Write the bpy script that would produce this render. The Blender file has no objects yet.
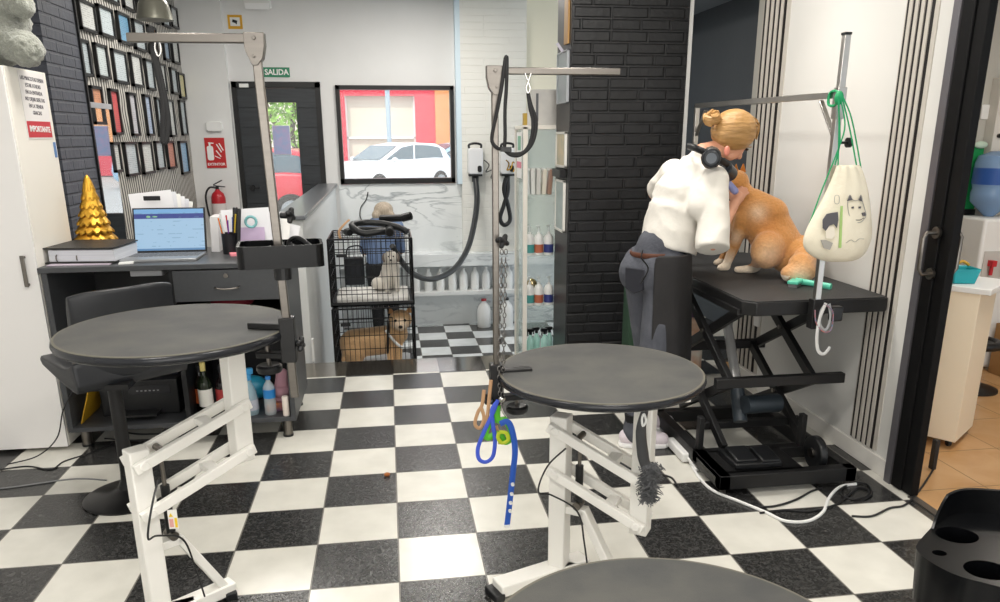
import bpy, bmesh, math, random
from mathutils import Vector, Matrix, Euler
PI = math.pi
C = bpy.context.scene.collection
SC = bpy.context.scene

# ------------------------------------------------------------------ camera, world, sun, lights, exposure
cd = bpy.data.cameras.new('camera'); cam = bpy.data.objects.new('camera', cd); C.objects.link(cam)
_R = Vector((0.98972, -0.14302, -0.0041)); _F = Vector((0.13732, 0.95008, -0.28020)); _F.normalize()
_R = (_R - _F * _R.dot(_F)).normalized(); _U = _R.cross(_F)
cam.matrix_world = Matrix(((_R.x, _U.x, -_F.x, 0.0224), (_R.y, _U.y, -_F.y, -2.5938), (_R.z, _U.z, -_F.z, 1.6377), (0, 0, 0, 1)))
cd.sensor_fit = 'HORIZONTAL'; cd.sensor_width = 36.0; cd.lens = 27.53
cd.shift_x = -0.0017; cd.shift_y = 0.0573; cd.clip_start = 0.05; cd.clip_end = 300
SC.camera = cam
w = bpy.data.worlds.new('world'); SC.world = w; w.use_nodes = True
wn = w.node_tree.nodes; wn['Background'].inputs[0].default_value = (0.86, 0.93, 1.0, 1); wn['Background'].inputs[1].default_value = 2.3
SC.view_settings.view_transform = 'Standard'; SC.view_settings.look = 'None'
SC.view_settings.exposure = 0.0; SC.view_settings.gamma = 1.0; SC.view_settings.use_curve_mapping = False
def lamp(kind, name, loc, energy, col=(1, 1, 1), size=0.5, rot=(0, 0, 0), sy=None, spot=None):
    d = bpy.data.lights.new(name, kind); d.energy = energy; d.color = col
    if kind == 'AREA':
        d.size = size
        if sy: d.shape = 'RECTANGLE'; d.size_y = sy
        else: d.shape = 'DISK'
    elif kind == 'SPOT':
        d.shadow_soft_size = size; d.spot_size = spot or 1.4; d.spot_blend = 0.6
    elif kind == 'POINT': d.shadow_soft_size = size
    o = bpy.data.objects.new(name, d); C.objects.link(o); o.location = loc; o.rotation_euler = rot
    return o
sun = lamp('SUN', 'sun', (0, 0, 20), 2.6, (1.0, 0.93, 0.82), rot=Euler((math.radians(42), 0, math.radians(-28))))
sun.data.angle = 0.02
# large ceiling panels and an added fill light before the closed front wall
CEIL_PANELS = [(-1.1, -1.2, 32), (0.9, -1.2, 36), (-1.0, 1.6, 32), (1.2, 1.4, 40), (-1.2, 4.6, 34), (0.5, 5.4, 50)]
for i, (x, y, e) in enumerate(CEIL_PANELS):
    lamp('AREA', 'panel_light', (x, y, 3.12), e, (1.0, 0.955, 0.89), 0.55, (0, 0, 0), 0.55)
lamp('AREA', 'front_fill_light', (0.0, -4.1, 1.7), 75, (1.0, 0.98, 0.95), 3.4, (PI / 2, 0, 0), 2.2)
lamp('AREA', 'side_room_light', (3.7, 0.6, 2.7), 28, (1.0, 0.92, 0.82), 0.6, (0, 0, 0), 0.6)

lamp('SPOT', 'wall_downlight', (2.0, 1.41, 3.15), 55, (1.0, 0.93, 0.84), 0.05, (0, math.radians(14), 0), spot=1.5)

# ------------------------------------------------------------------ materials
def hx(h):
    h = h.lstrip('#'); v = [int(h[i:i + 2], 16) / 255 for i in (0, 2, 4)]
    return tuple(c / 12.92 if c <= 0.04045 else ((c + 0.055) / 1.055) ** 2.4 for c in v) + (1.0,)
MAT = {}
def M(name, col='#808080', rough=0.5, metal=0.0, spec=0.5, noise=0, nscale=30, ncol=None, bump=0, bscale=60, trans=0, emit=None, estr=0, coat=0, alpha=1, sheen=0, stretch=None, ior=1.45):
    if name in MAT: return MAT[name]
    m = bpy.data.materials.new(name); m.use_nodes = True; nt = m.node_tree; b = nt.nodes['Principled BSDF']
    c = hx(col) if isinstance(col, str) else col
    b.inputs['Base Color'].default_value = c; b.inputs['Roughness'].default_value = rough; b.inputs['Metallic'].default_value = metal
    b.inputs['Specular IOR Level'].default_value = spec; b.inputs['Transmission Weight'].default_value = trans; b.inputs['IOR'].default_value = ior
    b.inputs['Coat Weight'].default_value = coat; b.inputs['Alpha'].default_value = alpha; b.inputs['Sheen Weight'].default_value = sheen
    if emit: b.inputs['Emission Color'].default_value = hx(emit); b.inputs['Emission Strength'].default_value = estr
    tc = nt.nodes.new('ShaderNodeTexCoord'); vec = tc.outputs['Object']
    if stretch:
        mp = nt.nodes.new('ShaderNodeMapping'); mp.inputs['Scale'].default_value = stretch; nt.links.new(vec, mp.inputs[0]); vec = mp.outputs[0]
    if noise:
        n = nt.nodes.new('ShaderNodeTexNoise'); n.inputs['Scale'].default_value = nscale; n.inputs['Detail'].default_value = 5
        nt.links.new(vec, n.inputs['Vector']); mr = nt.nodes.new('ShaderNodeMapRange'); mr.inputs[1].default_value = 0.35; mr.inputs[2].default_value = 0.68
        nt.links.new(n.outputs['Fac'], mr.inputs[0]); mx = nt.nodes.new('ShaderNodeMix'); mx.data_type = 'RGBA'
        mm = nt.nodes.new('ShaderNodeMath'); mm.operation = 'MULTIPLY'; mm.inputs[1].default_value = noise; nt.links.new(mr.outputs[0], mm.inputs[0])
        nt.links.new(mm.outputs[0], mx.inputs['Factor']); mx.inputs['A'].default_value = c
        mx.inputs['B'].default_value = hx(ncol) if ncol else tuple(v * 0.6 for v in c[:3]) + (1,)
        nt.links.new(mx.outputs['Result'], b.inputs['Base Color'])
    if bump:
        n2 = nt.nodes.new('ShaderNodeTexNoise'); n2.inputs['Scale'].default_value = bscale; n2.inputs['Detail'].default_value = 4; nt.links.new(vec, n2.inputs['Vector'])
        bp = nt.nodes.new('ShaderNodeBump'); bp.inputs['Strength'].default_value = bump; bp.inputs['Distance'].default_value = 0.01
        nt.links.new(n2.outputs['Fac'], bp.inputs['Height']); nt.links.new(bp.outputs[0], b.inputs['Normal'])
    MAT[name] = m; return m
def nodes_mat(name, rough=0.5, spec=0.5):
    m = bpy.data.materials.new(name); m.use_nodes = True; nt = m.node_tree; b = nt.nodes['Principled BSDF']
    b.inputs['Roughness'].default_value = rough; b.inputs['Specular IOR Level'].default_value = spec
    MAT[name] = m; return m, nt, b
def N(nt, t, **kw):
    n = nt.nodes.new(t)
    for k, v in kw.items(): setattr(n, k, v)
    return n
def mth(nt, op, a, b=None, c=None):
    n = nt.nodes.new('ShaderNodeMath'); n.operation = op
    for i, v in enumerate((a, b, c)):
        if v is None: continue
        if isinstance(v, (int, float)): n.inputs[i].default_value = v
        else: nt.links.new(v, n.inputs[i])
    return n.outputs[0]
def mixc(nt, f, a, b):
    n = nt.nodes.new('ShaderNodeMix'); n.data_type = 'RGBA'
    for k, v in (('Factor', f), ('A', a), ('B', b)):
        if isinstance(v, (int, float)): n.inputs[k].default_value = v
        elif isinstance(v, str): n.inputs[k].default_value = hx(v)
        else: nt.links.new(v, n.inputs[k])
    return n.outputs['Result']
def bumpn(nt, b, h, s, d=0.01):
    bp = nt.nodes.new('ShaderNodeBump'); bp.inputs['Strength'].default_value = s; bp.inputs['Distance'].default_value = d
    nt.links.new(h, bp.inputs['Height']); nt.links.new(bp.outputs[0], b.inputs['Normal'])
def xyz(nt):
    g = N(nt, 'ShaderNodeNewGeometry'); s = N(nt, 'ShaderNodeSeparateXYZ'); nt.links.new(g.outputs['Position'], s.inputs[0])
    return g.outputs['Position'], s.outputs[0], s.outputs[1], s.outputs[2]
def noise(nt, vec, sc, det=4, dist=0):
    n = N(nt, 'ShaderNodeTexNoise'); n.inputs['Scale'].default_value = sc; n.inputs['Detail'].default_value = det; n.inputs['Distortion'].default_value = dist
    nt.links.new(vec, n.inputs['Vector']); return n.outputs['Fac']
def ramp(nt, f, lo, hi):
    n = N(nt, 'ShaderNodeMapRange'); n.inputs[1].default_value = lo; n.inputs[2].default_value = hi; nt.links.new(f, n.inputs[0]); return n.outputs[0]
def checker(name, tile, ox, oy, white, black, grout, r0, r1, gw=0.006, odd=0, marks=True):
    m, nt, b = nodes_mat(name)
    P, X, Y, Z = xyz(nt)
    u = mth(nt, 'DIVIDE', mth(nt, 'SUBTRACT', X, ox), tile); v = mth(nt, 'DIVIDE', mth(nt, 'SUBTRACT', Y, oy), tile)
    s = mth(nt, 'ADD', mth(nt, 'FLOOR', u), mth(nt, 'FLOOR', v)); par = mth(nt, 'FLOORED_MODULO', mth(nt, 'ADD', s, odd), 2.0)
    fn = noise(nt, P, 55, 6, 1.5); f2 = noise(nt, P, 6, 3)
    blk = mixc(nt, ramp(nt, fn, 0.42, 0.66), black[0], black[1]); wh = mixc(nt, ramp(nt, f2, 0.35, 0.7), white[0], white[1])
    c = mixc(nt, par, wh, blk)
    du = mth(nt, 'MULTIPLY', mth(nt, 'SUBTRACT', 0.5, mth(nt, 'ABSOLUTE', mth(nt, 'SUBTRACT', mth(nt, 'FRACT', u), 0.5))), tile)
    dv = mth(nt, 'MULTIPLY', mth(nt, 'SUBTRACT', 0.5, mth(nt, 'ABSOLUTE', mth(nt, 'SUBTRACT', mth(nt, 'FRACT', v), 0.5))), tile)
    g = mth(nt, 'LESS_THAN', mth(nt, 'MINIMUM', du, dv), gw / 2)
    c = mixc(nt, g, c, grout); nt.links.new(c, b.inputs['Base Color'])
    rr = N(nt, 'ShaderNodeMapRange'); rr.inputs[3].default_value = r0; rr.inputs[4].default_value = r1; nt.links.new(par, rr.inputs[0]); nt.links.new(rr.outputs[0], b.inputs['Roughness'])
    h = mth(nt, 'ADD', mth(nt, 'MULTIPLY', fn, mth(nt, 'ADD', mth(nt, 'MULTIPLY', par, 0.7), 0.3)), mth(nt, 'MULTIPLY', g, -1.5))
    bumpn(nt, b, h, 0.28, 0.004)
    return m
def brickmat(name, col, ax, bw, bh, rough=0.5, var='#202124', mort=0.012, strength=0.9, coloff=0.0, mcol=None, ns=25):
    m, nt, b = nodes_mat(name, rough)
    P, X, Y, Z = xyz(nt); cb = N(nt, 'ShaderNodeCombineXYZ'); nt.links.new(X if ax == 'x' else Y, cb.inputs[0]); nt.links.new(Z, cb.inputs[1])
    br = N(nt, 'ShaderNodeTexBrick'); nt.links.new(cb.outputs[0], br.inputs['Vector']); br.inputs['Scale'].default_value = 1
    br.inputs['Brick Width'].default_value = bw; br.inputs['Row Height'].default_value = bh; br.inputs['Mortar Size'].default_value = mort; br.inputs['Mortar Smooth'].default_value = 0.6
    br.offset = 0.5; br.squash = 0.8; br.squash_frequency = 3
    n = noise(nt, P, ns, 5); n2 = noise(nt, P, 3, 3)
    c = mixc(nt, ramp(nt, n2, 0.3, 0.7), col, var)
    if mcol: c = mixc(nt, br.outputs['Fac'], c, mcol)
    nt.links.new(c, b.inputs['Base Color'])
    h = mth(nt, 'ADD', mth(nt, 'MULTIPLY', br.outputs['Fac'], -1.0), mth(nt, 'MULTIPLY', n, 0.35))
    bumpn(nt, b, h, strength, 0.012); return m
def marble(name, base='#e9ecec', vein='#8f979b', sc=1.0, rough=0.12):
    m, nt, b = nodes_mat(name, rough); P, X, Y, Z = xyz(nt)
    mp = N(nt, 'ShaderNodeMapping'); mp.inputs['Rotation'].default_value = (0.3, 0.75, 0.2); mp.inputs['Scale'].default_value = (0.7, 1, 2.0); nt.links.new(P, mp.inputs[0])
    n = noise(nt, mp.outputs[0], 1.6 * sc, 6, 1.6); a = mth(nt, 'ABSOLUTE', mth(nt, 'SUBTRACT', n, 0.5))
    v = mth(nt, 'SUBTRACT', 1.0, ramp(nt, a, 0.0, 0.035)); n3 = noise(nt, mp.outputs[0], 1.1 * sc, 3)
    v = mth(nt, 'MULTIPLY', v, ramp(nt, n3, 0.4, 0.62)); cl = ramp(nt, noise(nt, P, 1.5 * sc, 5, 0.6), 0.35, 0.75)
    c = mixc(nt, mth(nt, 'MULTIPLY', cl, 0.35), base, '#b9c1c3'); c = mixc(nt, mth(nt, 'MULTIPLY', v, 0.85), c, vein); nt.links.new(c, b.inputs['Base Color']); return m

# ------------------------------------------------------------------ mesh helpers
class MB:
    def __init__(s): s.v = []; s.f = []; s.m = []; s.cur = 0
    def add(s, vs, fs):
        o = len(s.v); s.v += [tuple(v) for v in vs]; s.f += [tuple(i + o for i in f) for f in fs]; s.m += [s.cur] * len(fs); return s
    def mat(s, i): s.cur = i; return s
    def box(s, x0, x1, y0, y1, z0, z1, R=None, piv=None):
        vs = [Vector((x, y, z)) for x in (x0, x1) for y in (y0, y1) for z in (z0, z1)]
        if R is not None:
            p = Vector(piv) if piv else Vector(((x0 + x1) / 2, (y0 + y1) / 2, (z0 + z1) / 2)); vs = [R @ (v - p) + p for v in vs]
        return s.add(vs, [(0, 1, 3, 2), (4, 6, 7, 5), (0, 4, 5, 1), (2, 3, 7, 6), (0, 2, 6, 4), (1, 5, 7, 3)])
    def beam(s, p, q, w, h, up=(0, 0, 1)):
        p = Vector(p); q = Vector(q); d = (q - p).normalized(); up = Vector(up)
        if abs(d.dot(up)) > 0.98: up = Vector((0, 1, 0))
        a = d.cross(up).normalized(); b = a.cross(d).normalized()
        vs = [e + a * i * w / 2 + b * j * h / 2 for e in (p, q) for i, j in ((-1, -1), (1, -1), (1, 1), (-1, 1))]
        return s.add(vs, [(0, 1, 2, 3), (7, 6, 5, 4), (0, 4, 5, 1), (1, 5, 6, 2), (2, 6, 7, 3), (3, 7, 4, 0)])
    def tube(s, pts, r, n=10, smooth=0, closed=False, flat=1.0, up0=None):
        pts = [Vector(p) for p in pts]
        if smooth: pts = catmull(pts, smooth, closed)
        rr = r if isinstance(r, (list, tuple)) else None
        vs = []; fs = []; L = len(pts); prev = None
        for i, p in enumerate(pts):
            a = pts[(i + 1) % L] if (closed or i < L - 1) else p; b0 = pts[i - 1] if (closed or i > 0) else p
            d = (a - b0); d = d.normalized() if d.length > 1e-9 else Vector((0, 0, 1))
            if prev is None:
                up = Vector(up0) if up0 else (Vector((0, 0, 1)) if abs(d.z) < 0.9 else Vector((1, 0, 0)))
                u = (up - d * up.dot(d)).normalized()
            else:
                u = prev - d * prev.dot(d); u = u.normalized() if u.length > 1e-6 else prev
            prev = u; w_ = d.cross(u)
            if rr: t = i / max(1, L - 1) * (len(rr) - 1); k = min(int(t), len(rr) - 2); ri = rr[k] + (rr[k + 1] - rr[k]) * (t - k)
            else: ri = r
            for j in range(n):
                t = 2 * PI * j / n; vs.append(p + u * math.cos(t) * ri + w_ * math.sin(t) * ri * flat)
        for i in range(L if closed else L - 1):
            for j in range(n):
                a = i * n + j; b_ = i * n + (j + 1) % n; c = ((i + 1) % L) * n; fs.append((a, b_, c + (j + 1) % n, c + j))
        if not closed: fs += [tuple(range(n))[::-1], tuple((L - 1) * n + j for j in range(n))]
        return s.add(vs, fs)
    def lathe(s, prof, c=(0, 0, 0), n=24, R=None, sx=1, sy=1):
        c = Vector(c); vs = []; fs = []
        for r, z in prof:
            for j in range(n):
                t = 2 * PI * j / n; v = Vector((r * sx * math.cos(t), r * sy * math.sin(t), z))
                if R is not None: v = R @ v
                vs.append(c + v)
        for i in range(len(prof) - 1):
            for j in range(n): fs.append((i * n + j, i * n + (j + 1) % n, (i + 1) * n + (j + 1) % n, (i + 1) * n + j))
        fs += [tuple(range(n))[::-1], tuple((len(prof) - 1) * n + j for j in range(n))]
        return s.add(vs, fs)
    def cyl(s, p, q, r, n=16, r2=None):
        p = Vector(p); q = Vector(q); d = q - p; R = d.to_track_quat('Z', 'Y').to_matrix(); return s.lathe([(r, 0), (r if r2 is None else r2, d.length)], p, n, R)
    def prism(s, poly, z0, z1, T=None):
        n = len(poly); vs = [Vector((x, y, z)) for z in (z0, z1) for x, y in poly]
        if T: vs = [T(v) for v in vs]
        return s.add(vs, [tuple(range(n))[::-1], tuple(range(n, 2 * n))] + [(i, (i + 1) % n, (i + 1) % n + n, i + n) for i in range(n)])
    def ell(s, c, r, R=None, n=16, m=10):
        c = Vector(c); prof = []; vs = []; fs = []
        for i in range(m + 1):
            a = -PI / 2 + PI * i / m
            for j in range(n):
                t = 2 * PI * j / n; v = Vector((r[0] * math.cos(a) * math.cos(t), r[1] * math.cos(a) * math.sin(t), r[2] * math.sin(a)))
                if R is not None: v = R @ v
                vs.append(c + v)
        for i in range(m):
            for j in range(n): fs.append((i * n + j, i * n + (j + 1) % n, (i + 1) * n + (j + 1) % n, (i + 1) * n + j))
        return s.add(vs, fs)
    def cap(s, p, q, r1, r2, n=14):
        p = Vector(p); q = Vector(q); d = q - p; L = d.length; R = d.to_track_quat('Z', 'Y').to_matrix(); prof = []
        for i in range(6): a = -PI / 2 + PI / 2 * i / 5; prof.append((max(1e-4, r1 * math.cos(a)), r1 * math.sin(a)))
        for i in range(6): a = PI / 2 * i / 5; prof.append((max(1e-4, r2 * math.cos(a)), L + r2 * math.sin(a)))
        return s.lathe(prof, p, n, R)
    def rbox(s, x0, x1, y0, y1, z0, z1, r, n=5, T=None):   # rounded in plan
        return s.prism(rrect(x0, x1, y0, y1, r, n), z0, z1, T)
def rrect(x0, x1, y0, y1, r, n=5):
    out = []
    for cx, cy, a0 in ((x1 - r, y1 - r, 0), (x0 + r, y1 - r, PI / 2), (x0 + r, y0 + r, PI), (x1 - r, y0 + r, 1.5 * PI)):
        for i in range(n + 1): a = a0 + PI / 2 * i / n; out.append((cx + r * math.cos(a), cy + r * math.sin(a)))
    return out
def catmull(P, k, closed=False):
    out = []; n = len(P)
    for i in range(n if closed else n - 1):
        g = (lambda j: P[j % n]) if closed else (lambda j: P[max(0, min(n - 1, j))])
        p0, p1, p2, p3 = g(i - 1), g(i), g(i + 1), g(i + 2)
        for j in range(k):
            t = j / k; out.append(0.5 * ((2 * p1) + (p2 - p0) * t + (2 * p0 - 5 * p1 + 4 * p2 - p3) * t * t + (3 * p1 - p0 - 3 * p2 + p3) * t ** 3))
    if not closed: out.append(P[-1])
    return out
def rz(a): return Matrix.Rotation(a, 3, 'Z')
def rx(a): return Matrix.Rotation(a, 3, 'X')
def ry(a): return Matrix.Rotation(a, 3, 'Y')
ORG = {}
def tagp(o, label=None, cat=None, group=None, kind=None):
    if label: o['label'] = label
    if cat: o['category'] = cat
    if group: o['group'] = group
    if kind: o['kind'] = kind
    return o
def obj(name, mb, mats, parent=None, bevel=0, smooth=False, sub=0, label=None, cat=None, group=None, kind=None, solid=0, seg=2):
    if not isinstance(mats, (list, tuple)): mats = [mats]
    vs = mb.v
    if parent is not None: org = ORG[parent.name]
    else:
        xs = [v[0] for v in vs]; ys = [v[1] for v in vs]; zs = [v[2] for v in vs]
        org = Vector(((min(xs) + max(xs)) / 2, (min(ys) + max(ys)) / 2, min(zs))) if kind != 'structure' else Vector((0, 0, 0))
    me = bpy.data.meshes.new(name); me.from_pydata([(v[0] - org.x, v[1] - org.y, v[2] - org.z) for v in vs], [], mb.f)
    for m in mats: me.materials.append(m)
    me.polygons.foreach_set('material_index', mb.m)
    bm = bmesh.new(); bm.from_mesh(me); bmesh.ops.recalc_face_normals(bm, faces=bm.faces); bm.to_mesh(me); bm.free()
    o = bpy.data.objects.new(name, me); C.objects.link(o)
    if parent is not None: o.parent = parent
    else: o.location = org
    ORG[o.name] = org
    if solid: md = o.modifiers.new('s', 'SOLIDIFY'); md.thickness = solid; md.offset = 0
    if bevel: md = o.modifiers.new('b', 'BEVEL'); md.width = bevel; md.segments = seg; md.limit_method = 'ANGLE'; md.angle_limit = 0.6
    if sub: md = o.modifiers.new('u', 'SUBSURF'); md.levels = sub; md.render_levels = sub
    if smooth or bevel:
        me.polygons.foreach_set('use_smooth', [True] * len(me.polygons)); me.update()
        if not (smooth == 'all'): me.set_sharp_from_angle(angle=0.7) if hasattr(me, 'set_sharp_from_angle') else None
    tagp(o, label, cat, group, kind); return o
def thing(name, loc, label, cat, group=None, kind=None):
    o = bpy.data.objects.new(name, None); o.empty_display_size = 0.05; C.objects.link(o); o.location = loc; ORG[o.name] = Vector(loc)
    tagp(o, label, cat, group, kind); return o
def struct(name, mb, mats, **k): return obj(name, mb, mats, kind='structure', **k)
def dup(root, loc, rotz=0, label=None, group=None, scale=None):
    r = root.copy(); C.objects.link(r); r.location = loc; r.rotation_euler = (0, 0, rotz)
    if scale: r.scale = scale
    if label: r['label'] = label
    if group: r['group'] = group
    for ch in list(root.children):
        c = ch.copy(); C.objects.link(c); c.parent = r
        for g in list(ch.children): d = g.copy(); C.objects.link(d); d.parent = c
    ORG[r.name] = Vector(loc); return r
def text(name, body, size, T, mat, parent=None, ext=0.0006, bold=False, align='CENTER', sx=1.0, **kw):
    cu = bpy.data.curves.new(name, 'FONT'); cu.body = body; cu.size = size; cu.extrude = ext; cu.align_x = align; cu.align_y = 'CENTER'; cu.resolution_u = 3
    if bold: cu.offset = size * 0.025
    t = bpy.data.objects.new(name, cu); C.objects.link(t); dg = bpy.context.evaluated_depsgraph_get()
    me = bpy.data.meshes.new_from_object(t.evaluated_get(dg)); C.objects.unlink(t); bpy.data.objects.remove(t)
    mb = MB(); mb.add([T(Vector((v.co.x * sx, v.co.y, v.co.z))) for v in me.vertices], [tuple(p.vertices) for p in me.polygons])
    return obj(name, mb, mat, parent, **kw)
def blob(name, mb, mats, parent=None, vox=0.01, sm=6, colfn=None, **kw):
    """union of closed shapes grown into ONE continuous skin"""
    me = bpy.data.meshes.new('t'); me.from_pydata(mb.v, [], mb.f)
    bm = bmesh.new(); bm.from_mesh(me); bmesh.ops.remove_doubles(bm, verts=bm.verts, dist=1e-5); bmesh.ops.recalc_face_normals(bm, faces=bm.faces); bm.to_mesh(me); bm.free()
    t = bpy.data.objects.new('t', me); C.objects.link(t); md = t.modifiers.new('r', 'REMESH'); md.mode = 'VOXEL'; md.voxel_size = vox
    if sm: ms = t.modifiers.new('s', 'SMOOTH'); ms.factor = 0.5; ms.iterations = sm
    dg = bpy.context.evaluated_depsgraph_get(); ev = bpy.data.meshes.new_from_object(t.evaluated_get(dg)); bpy.data.objects.remove(t)
    q = MB(); q.add([tuple(v.co) for v in ev.vertices], [tuple(p.vertices) for p in ev.polygons])
    o = obj(name, q, mats, parent, smooth='all', **kw)
    if colfn:
        ca = o.data.color_attributes.new('Col', 'FLOAT_COLOR', 'POINT')
        for i, v in enumerate(q.v): ca.data[i].color = colfn(Vector(v))
    return o
def vcolmat(name, rough=0.8, bump=0.3, bscale=80, nz=0.15, sheen=0.3, stretch=(1, 1, 1)):
    m, nt, b = nodes_mat(name, rough, 0.2); a = N(nt, 'ShaderNodeVertexColor'); a.layer_name = 'Col'
    tc = N(nt, 'ShaderNodeTexCoord'); mp = N(nt, 'ShaderNodeMapping'); mp.inputs['Scale'].default_value = stretch; nt.links.new(tc.outputs['Object'], mp.inputs[0])
    n = noise(nt, mp.outputs[0], bscale, 4); hs = N(nt, 'ShaderNodeHueSaturation'); nt.links.new(a.outputs[0], hs.inputs['Color'])
    nt.links.new(mth(nt, 'ADD', 1 - nz, mth(nt, 'MULTIPLY', n, 2 * nz)), hs.inputs['Value']); nt.links.new(hs.outputs[0], b.inputs['Base Color'])
    b.inputs['Sheen Weight'].default_value = sheen; bumpn(nt, b, n, bump, 0.01); return m

BLK = M('black_plastic', '#17181a', 0.35); BLKM = M('black_painted_metal', '#141415', 0.45, bump=0.05, bscale=200); WHM = M('white_painted_metal', '#f0eee8', 0.35, noise=0.12, nscale=12, ncol='#dedbd2')
CHR = M('brushed_steel', '#7f7a74', 0.33, 1.0, noise=0.3, nscale=8, stretch=(1, 1, 8)); WALLW = M('white_wall_paint', '#e3e3e2', 0.7, noise=0.08, nscale=3, bump=0.05, bscale=150)
RUB = M('dark_grey_rubber_top', '#3d3e3e', 0.6, noise=0.7, nscale=7, ncol='#55544f', bump=0.12, bscale=500); WHP = M('white_plastic', '#e8e8e6', 0.35); PAPER = M('white_paper', '#eeeeec', 0.8)
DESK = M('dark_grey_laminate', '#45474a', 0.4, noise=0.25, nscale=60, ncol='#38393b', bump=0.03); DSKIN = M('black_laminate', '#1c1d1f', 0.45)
# ------------------------------------------------------------------ the setting
T = 0.333
FL = checker('checker_floor_tiles', T, 0, 0, ('#dcdad1', '#cfcdc4'), ('#242424', '#444443'), '#6f6c66', 0.22, 0.24)
FL2 = checker('lower_checker_tiles', T, 0.314, 5.572, ('#dfe3e4', '#d2d6d6'), ('#2c2b2a', '#464341'), '#8a8883', 0.15, 0.2, odd=0)
GLOSS, _nt, _b = nodes_mat('polished_edge_tiles', 0.1, 1.0)
_P, _X, _Y, _Z = xyz(_nt)
_s = mth(_nt, 'FLOORED_MODULO', mth(_nt, 'FLOOR', mth(_nt, 'DIVIDE', _X, T)), 2.0)
_g = mth(_nt, 'LESS_THAN', mth(_nt, 'ABSOLUTE', mth(_nt, 'SUBTRACT', mth(_nt, 'FRACT', mth(_nt, 'ADD', mth(_nt, 'DIVIDE', _X, T * 2), 0.5)), 0.5)), 0.006)
_nt.links.new(mixc(_nt, _g, mixc(_nt, _s, '#8d877c', '#5b5650'), '#3a3836'), _b.inputs['Base Color']); _b.inputs['Metallic'].default_value = 0.75
BRK = brickmat('black_brick_panel', '#1f2023', 'x', 0.27, 0.078, 0.42, '#17181a', strength=1.0)
BRKL = brickmat('grey_brick_panel', '#585b65', 'y', 0.27, 0.078, 0.5, '#4c4f58', strength=1.0)
BRKW = brickmat('white_brick_panel', '#e2e1da', 'x', 0.6, 0.078, 0.35, '#dfded7', mort=0.006, strength=0.45, ns=10)
MARB = marble('grey_white_marble'); DARKW = M('dark_blue_grey_paint', '#3d444b', 0.6, noise=0.3, nscale=2, ncol='#343a41', bump=0.1, bscale=20)
CREAM = M('cream_wall_paint', '#e4dfcb', 0.7); SMD = M('smooth_black_panel', '#2a2a2c', 0.4, noise=0.3, nscale=15, ncol='#343436')
WARMW = M('pale_grey_wall', '#d9d8d4', 0.6, noise=0.12, nscale=2.5, ncol='#cbc9c4'); GREYW = M('side_room_wall_grey', '#b9b7af', 0.7)
# beige side-room tiles
BEI, nt, b = nodes_mat('beige_ceramic_tiles', 0.25); P, X, Y, Z = xyz(nt)
u = mth(nt, 'DIVIDE', mth(nt, 'SUBTRACT', X, 2.4), 0.41); v = mth(nt, 'DIVIDE', mth(nt, 'SUBTRACT', Y, 0.41), 0.41)
e = mth(nt, 'MINIMUM', *[mth(nt, 'SUBTRACT', 0.5, mth(nt, 'ABSOLUTE', mth(nt, 'SUBTRACT', mth(nt, 'FRACT', q), 0.5))) for q in (u, v)])
nt.links.new(mixc(nt, mth(nt, 'LESS_THAN', e, 0.008), mixc(nt, ramp(nt, noise(nt, P, 4, 5, 1), 0.3, 0.7), '#caa173', '#b98c5b'), '#8d7350'), b.inputs['Base Color'])

struct('floor', MB().box(-2.7, 2.4, -4.3, 2.69, -0.12, 0).box(-2.3, -0.72, 3.05, 7.0, -0.12, 0).box(2.2, 2.95, 2.69, 5.5, -0.12, 0).box(-2.7, -0.72, 2.69, 3.05, -0.12, 0), FL)
struct('trim_1', MB().box(-0.72, 2.2, 2.69, 3.05, -0.12, 0.0005), GLOSS)
struct('floor_lower', MB().box(-0.72, 3.2, 3.0, 7.1, -0.82, -0.7), FL2)
struct('wall_step', MB().box(-0.72, 1.34, 2.97, 3.04, -0.7, -0.12), MARB)
struct('floor_side_room', MB().box(2.4, 6.0, -2.5, 2.6, -0.12, 0.0), BEI)
struct('trim_2', MB().box(2.37, 2.41, -1.0, 0.36, -0.05, 0.006), M('threshold_strip', '#5b5652', 0.4, 0.6))
struct('ceiling', MB().box(-2.8, 6.0, -4.4, 7.1, 3.2, 3.3), M('white_ceiling_paint', '#e8e8e6', 0.8))
# back wall with door and window openings
B0, B1 = 7.0, 7.2
struct('wall_back', MB().box(-2.4, -1.694, B0, B1, 0, 3.2).box(-1.694, -0.705, B0, B1, 2.235, 3.2).box(-0.705, -0.534, B0, B1, -0.8, 3.2)
       .box(-0.534, 0.842, B0, B1, 2.2, 3.2).box(0.842, 0.915, B0, B1, 1.08, 3.2).box(-2.2, -1.716, 6.93, B0, 0, 3.2), WALLW)
struct('wall_marble', MB().box(-0.56, 0.915, B0 - 0.012, B1, -0.8, 1.075).box(0.9, 3.3, B0 + 0.0, B1, -0.8, 0.25), MARB, bevel=0)
struct('wall_brick_white', MB().box(0.915, 1.70, 6.88, 7.1, 0.24, 3.2), BRKW)
struct('wall_cream', MB().box(1.70, 3.3, 6.98, 7.2, 1.9, 3.2), CREAM)
struct('wall_marble_upper', MB().box(1.70, 3.3, 6.98, 7.2, 0.24, 1.9), marble('green_grey_marble', '#dcdfd4', '#868d84', 0.8))
struct('trim_3', MB().box(0.86, 0.918, 6.875, 7.0, 1.07, 3.2), M('pale_blue_edge', '#cfe0ea', 0.4))
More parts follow.
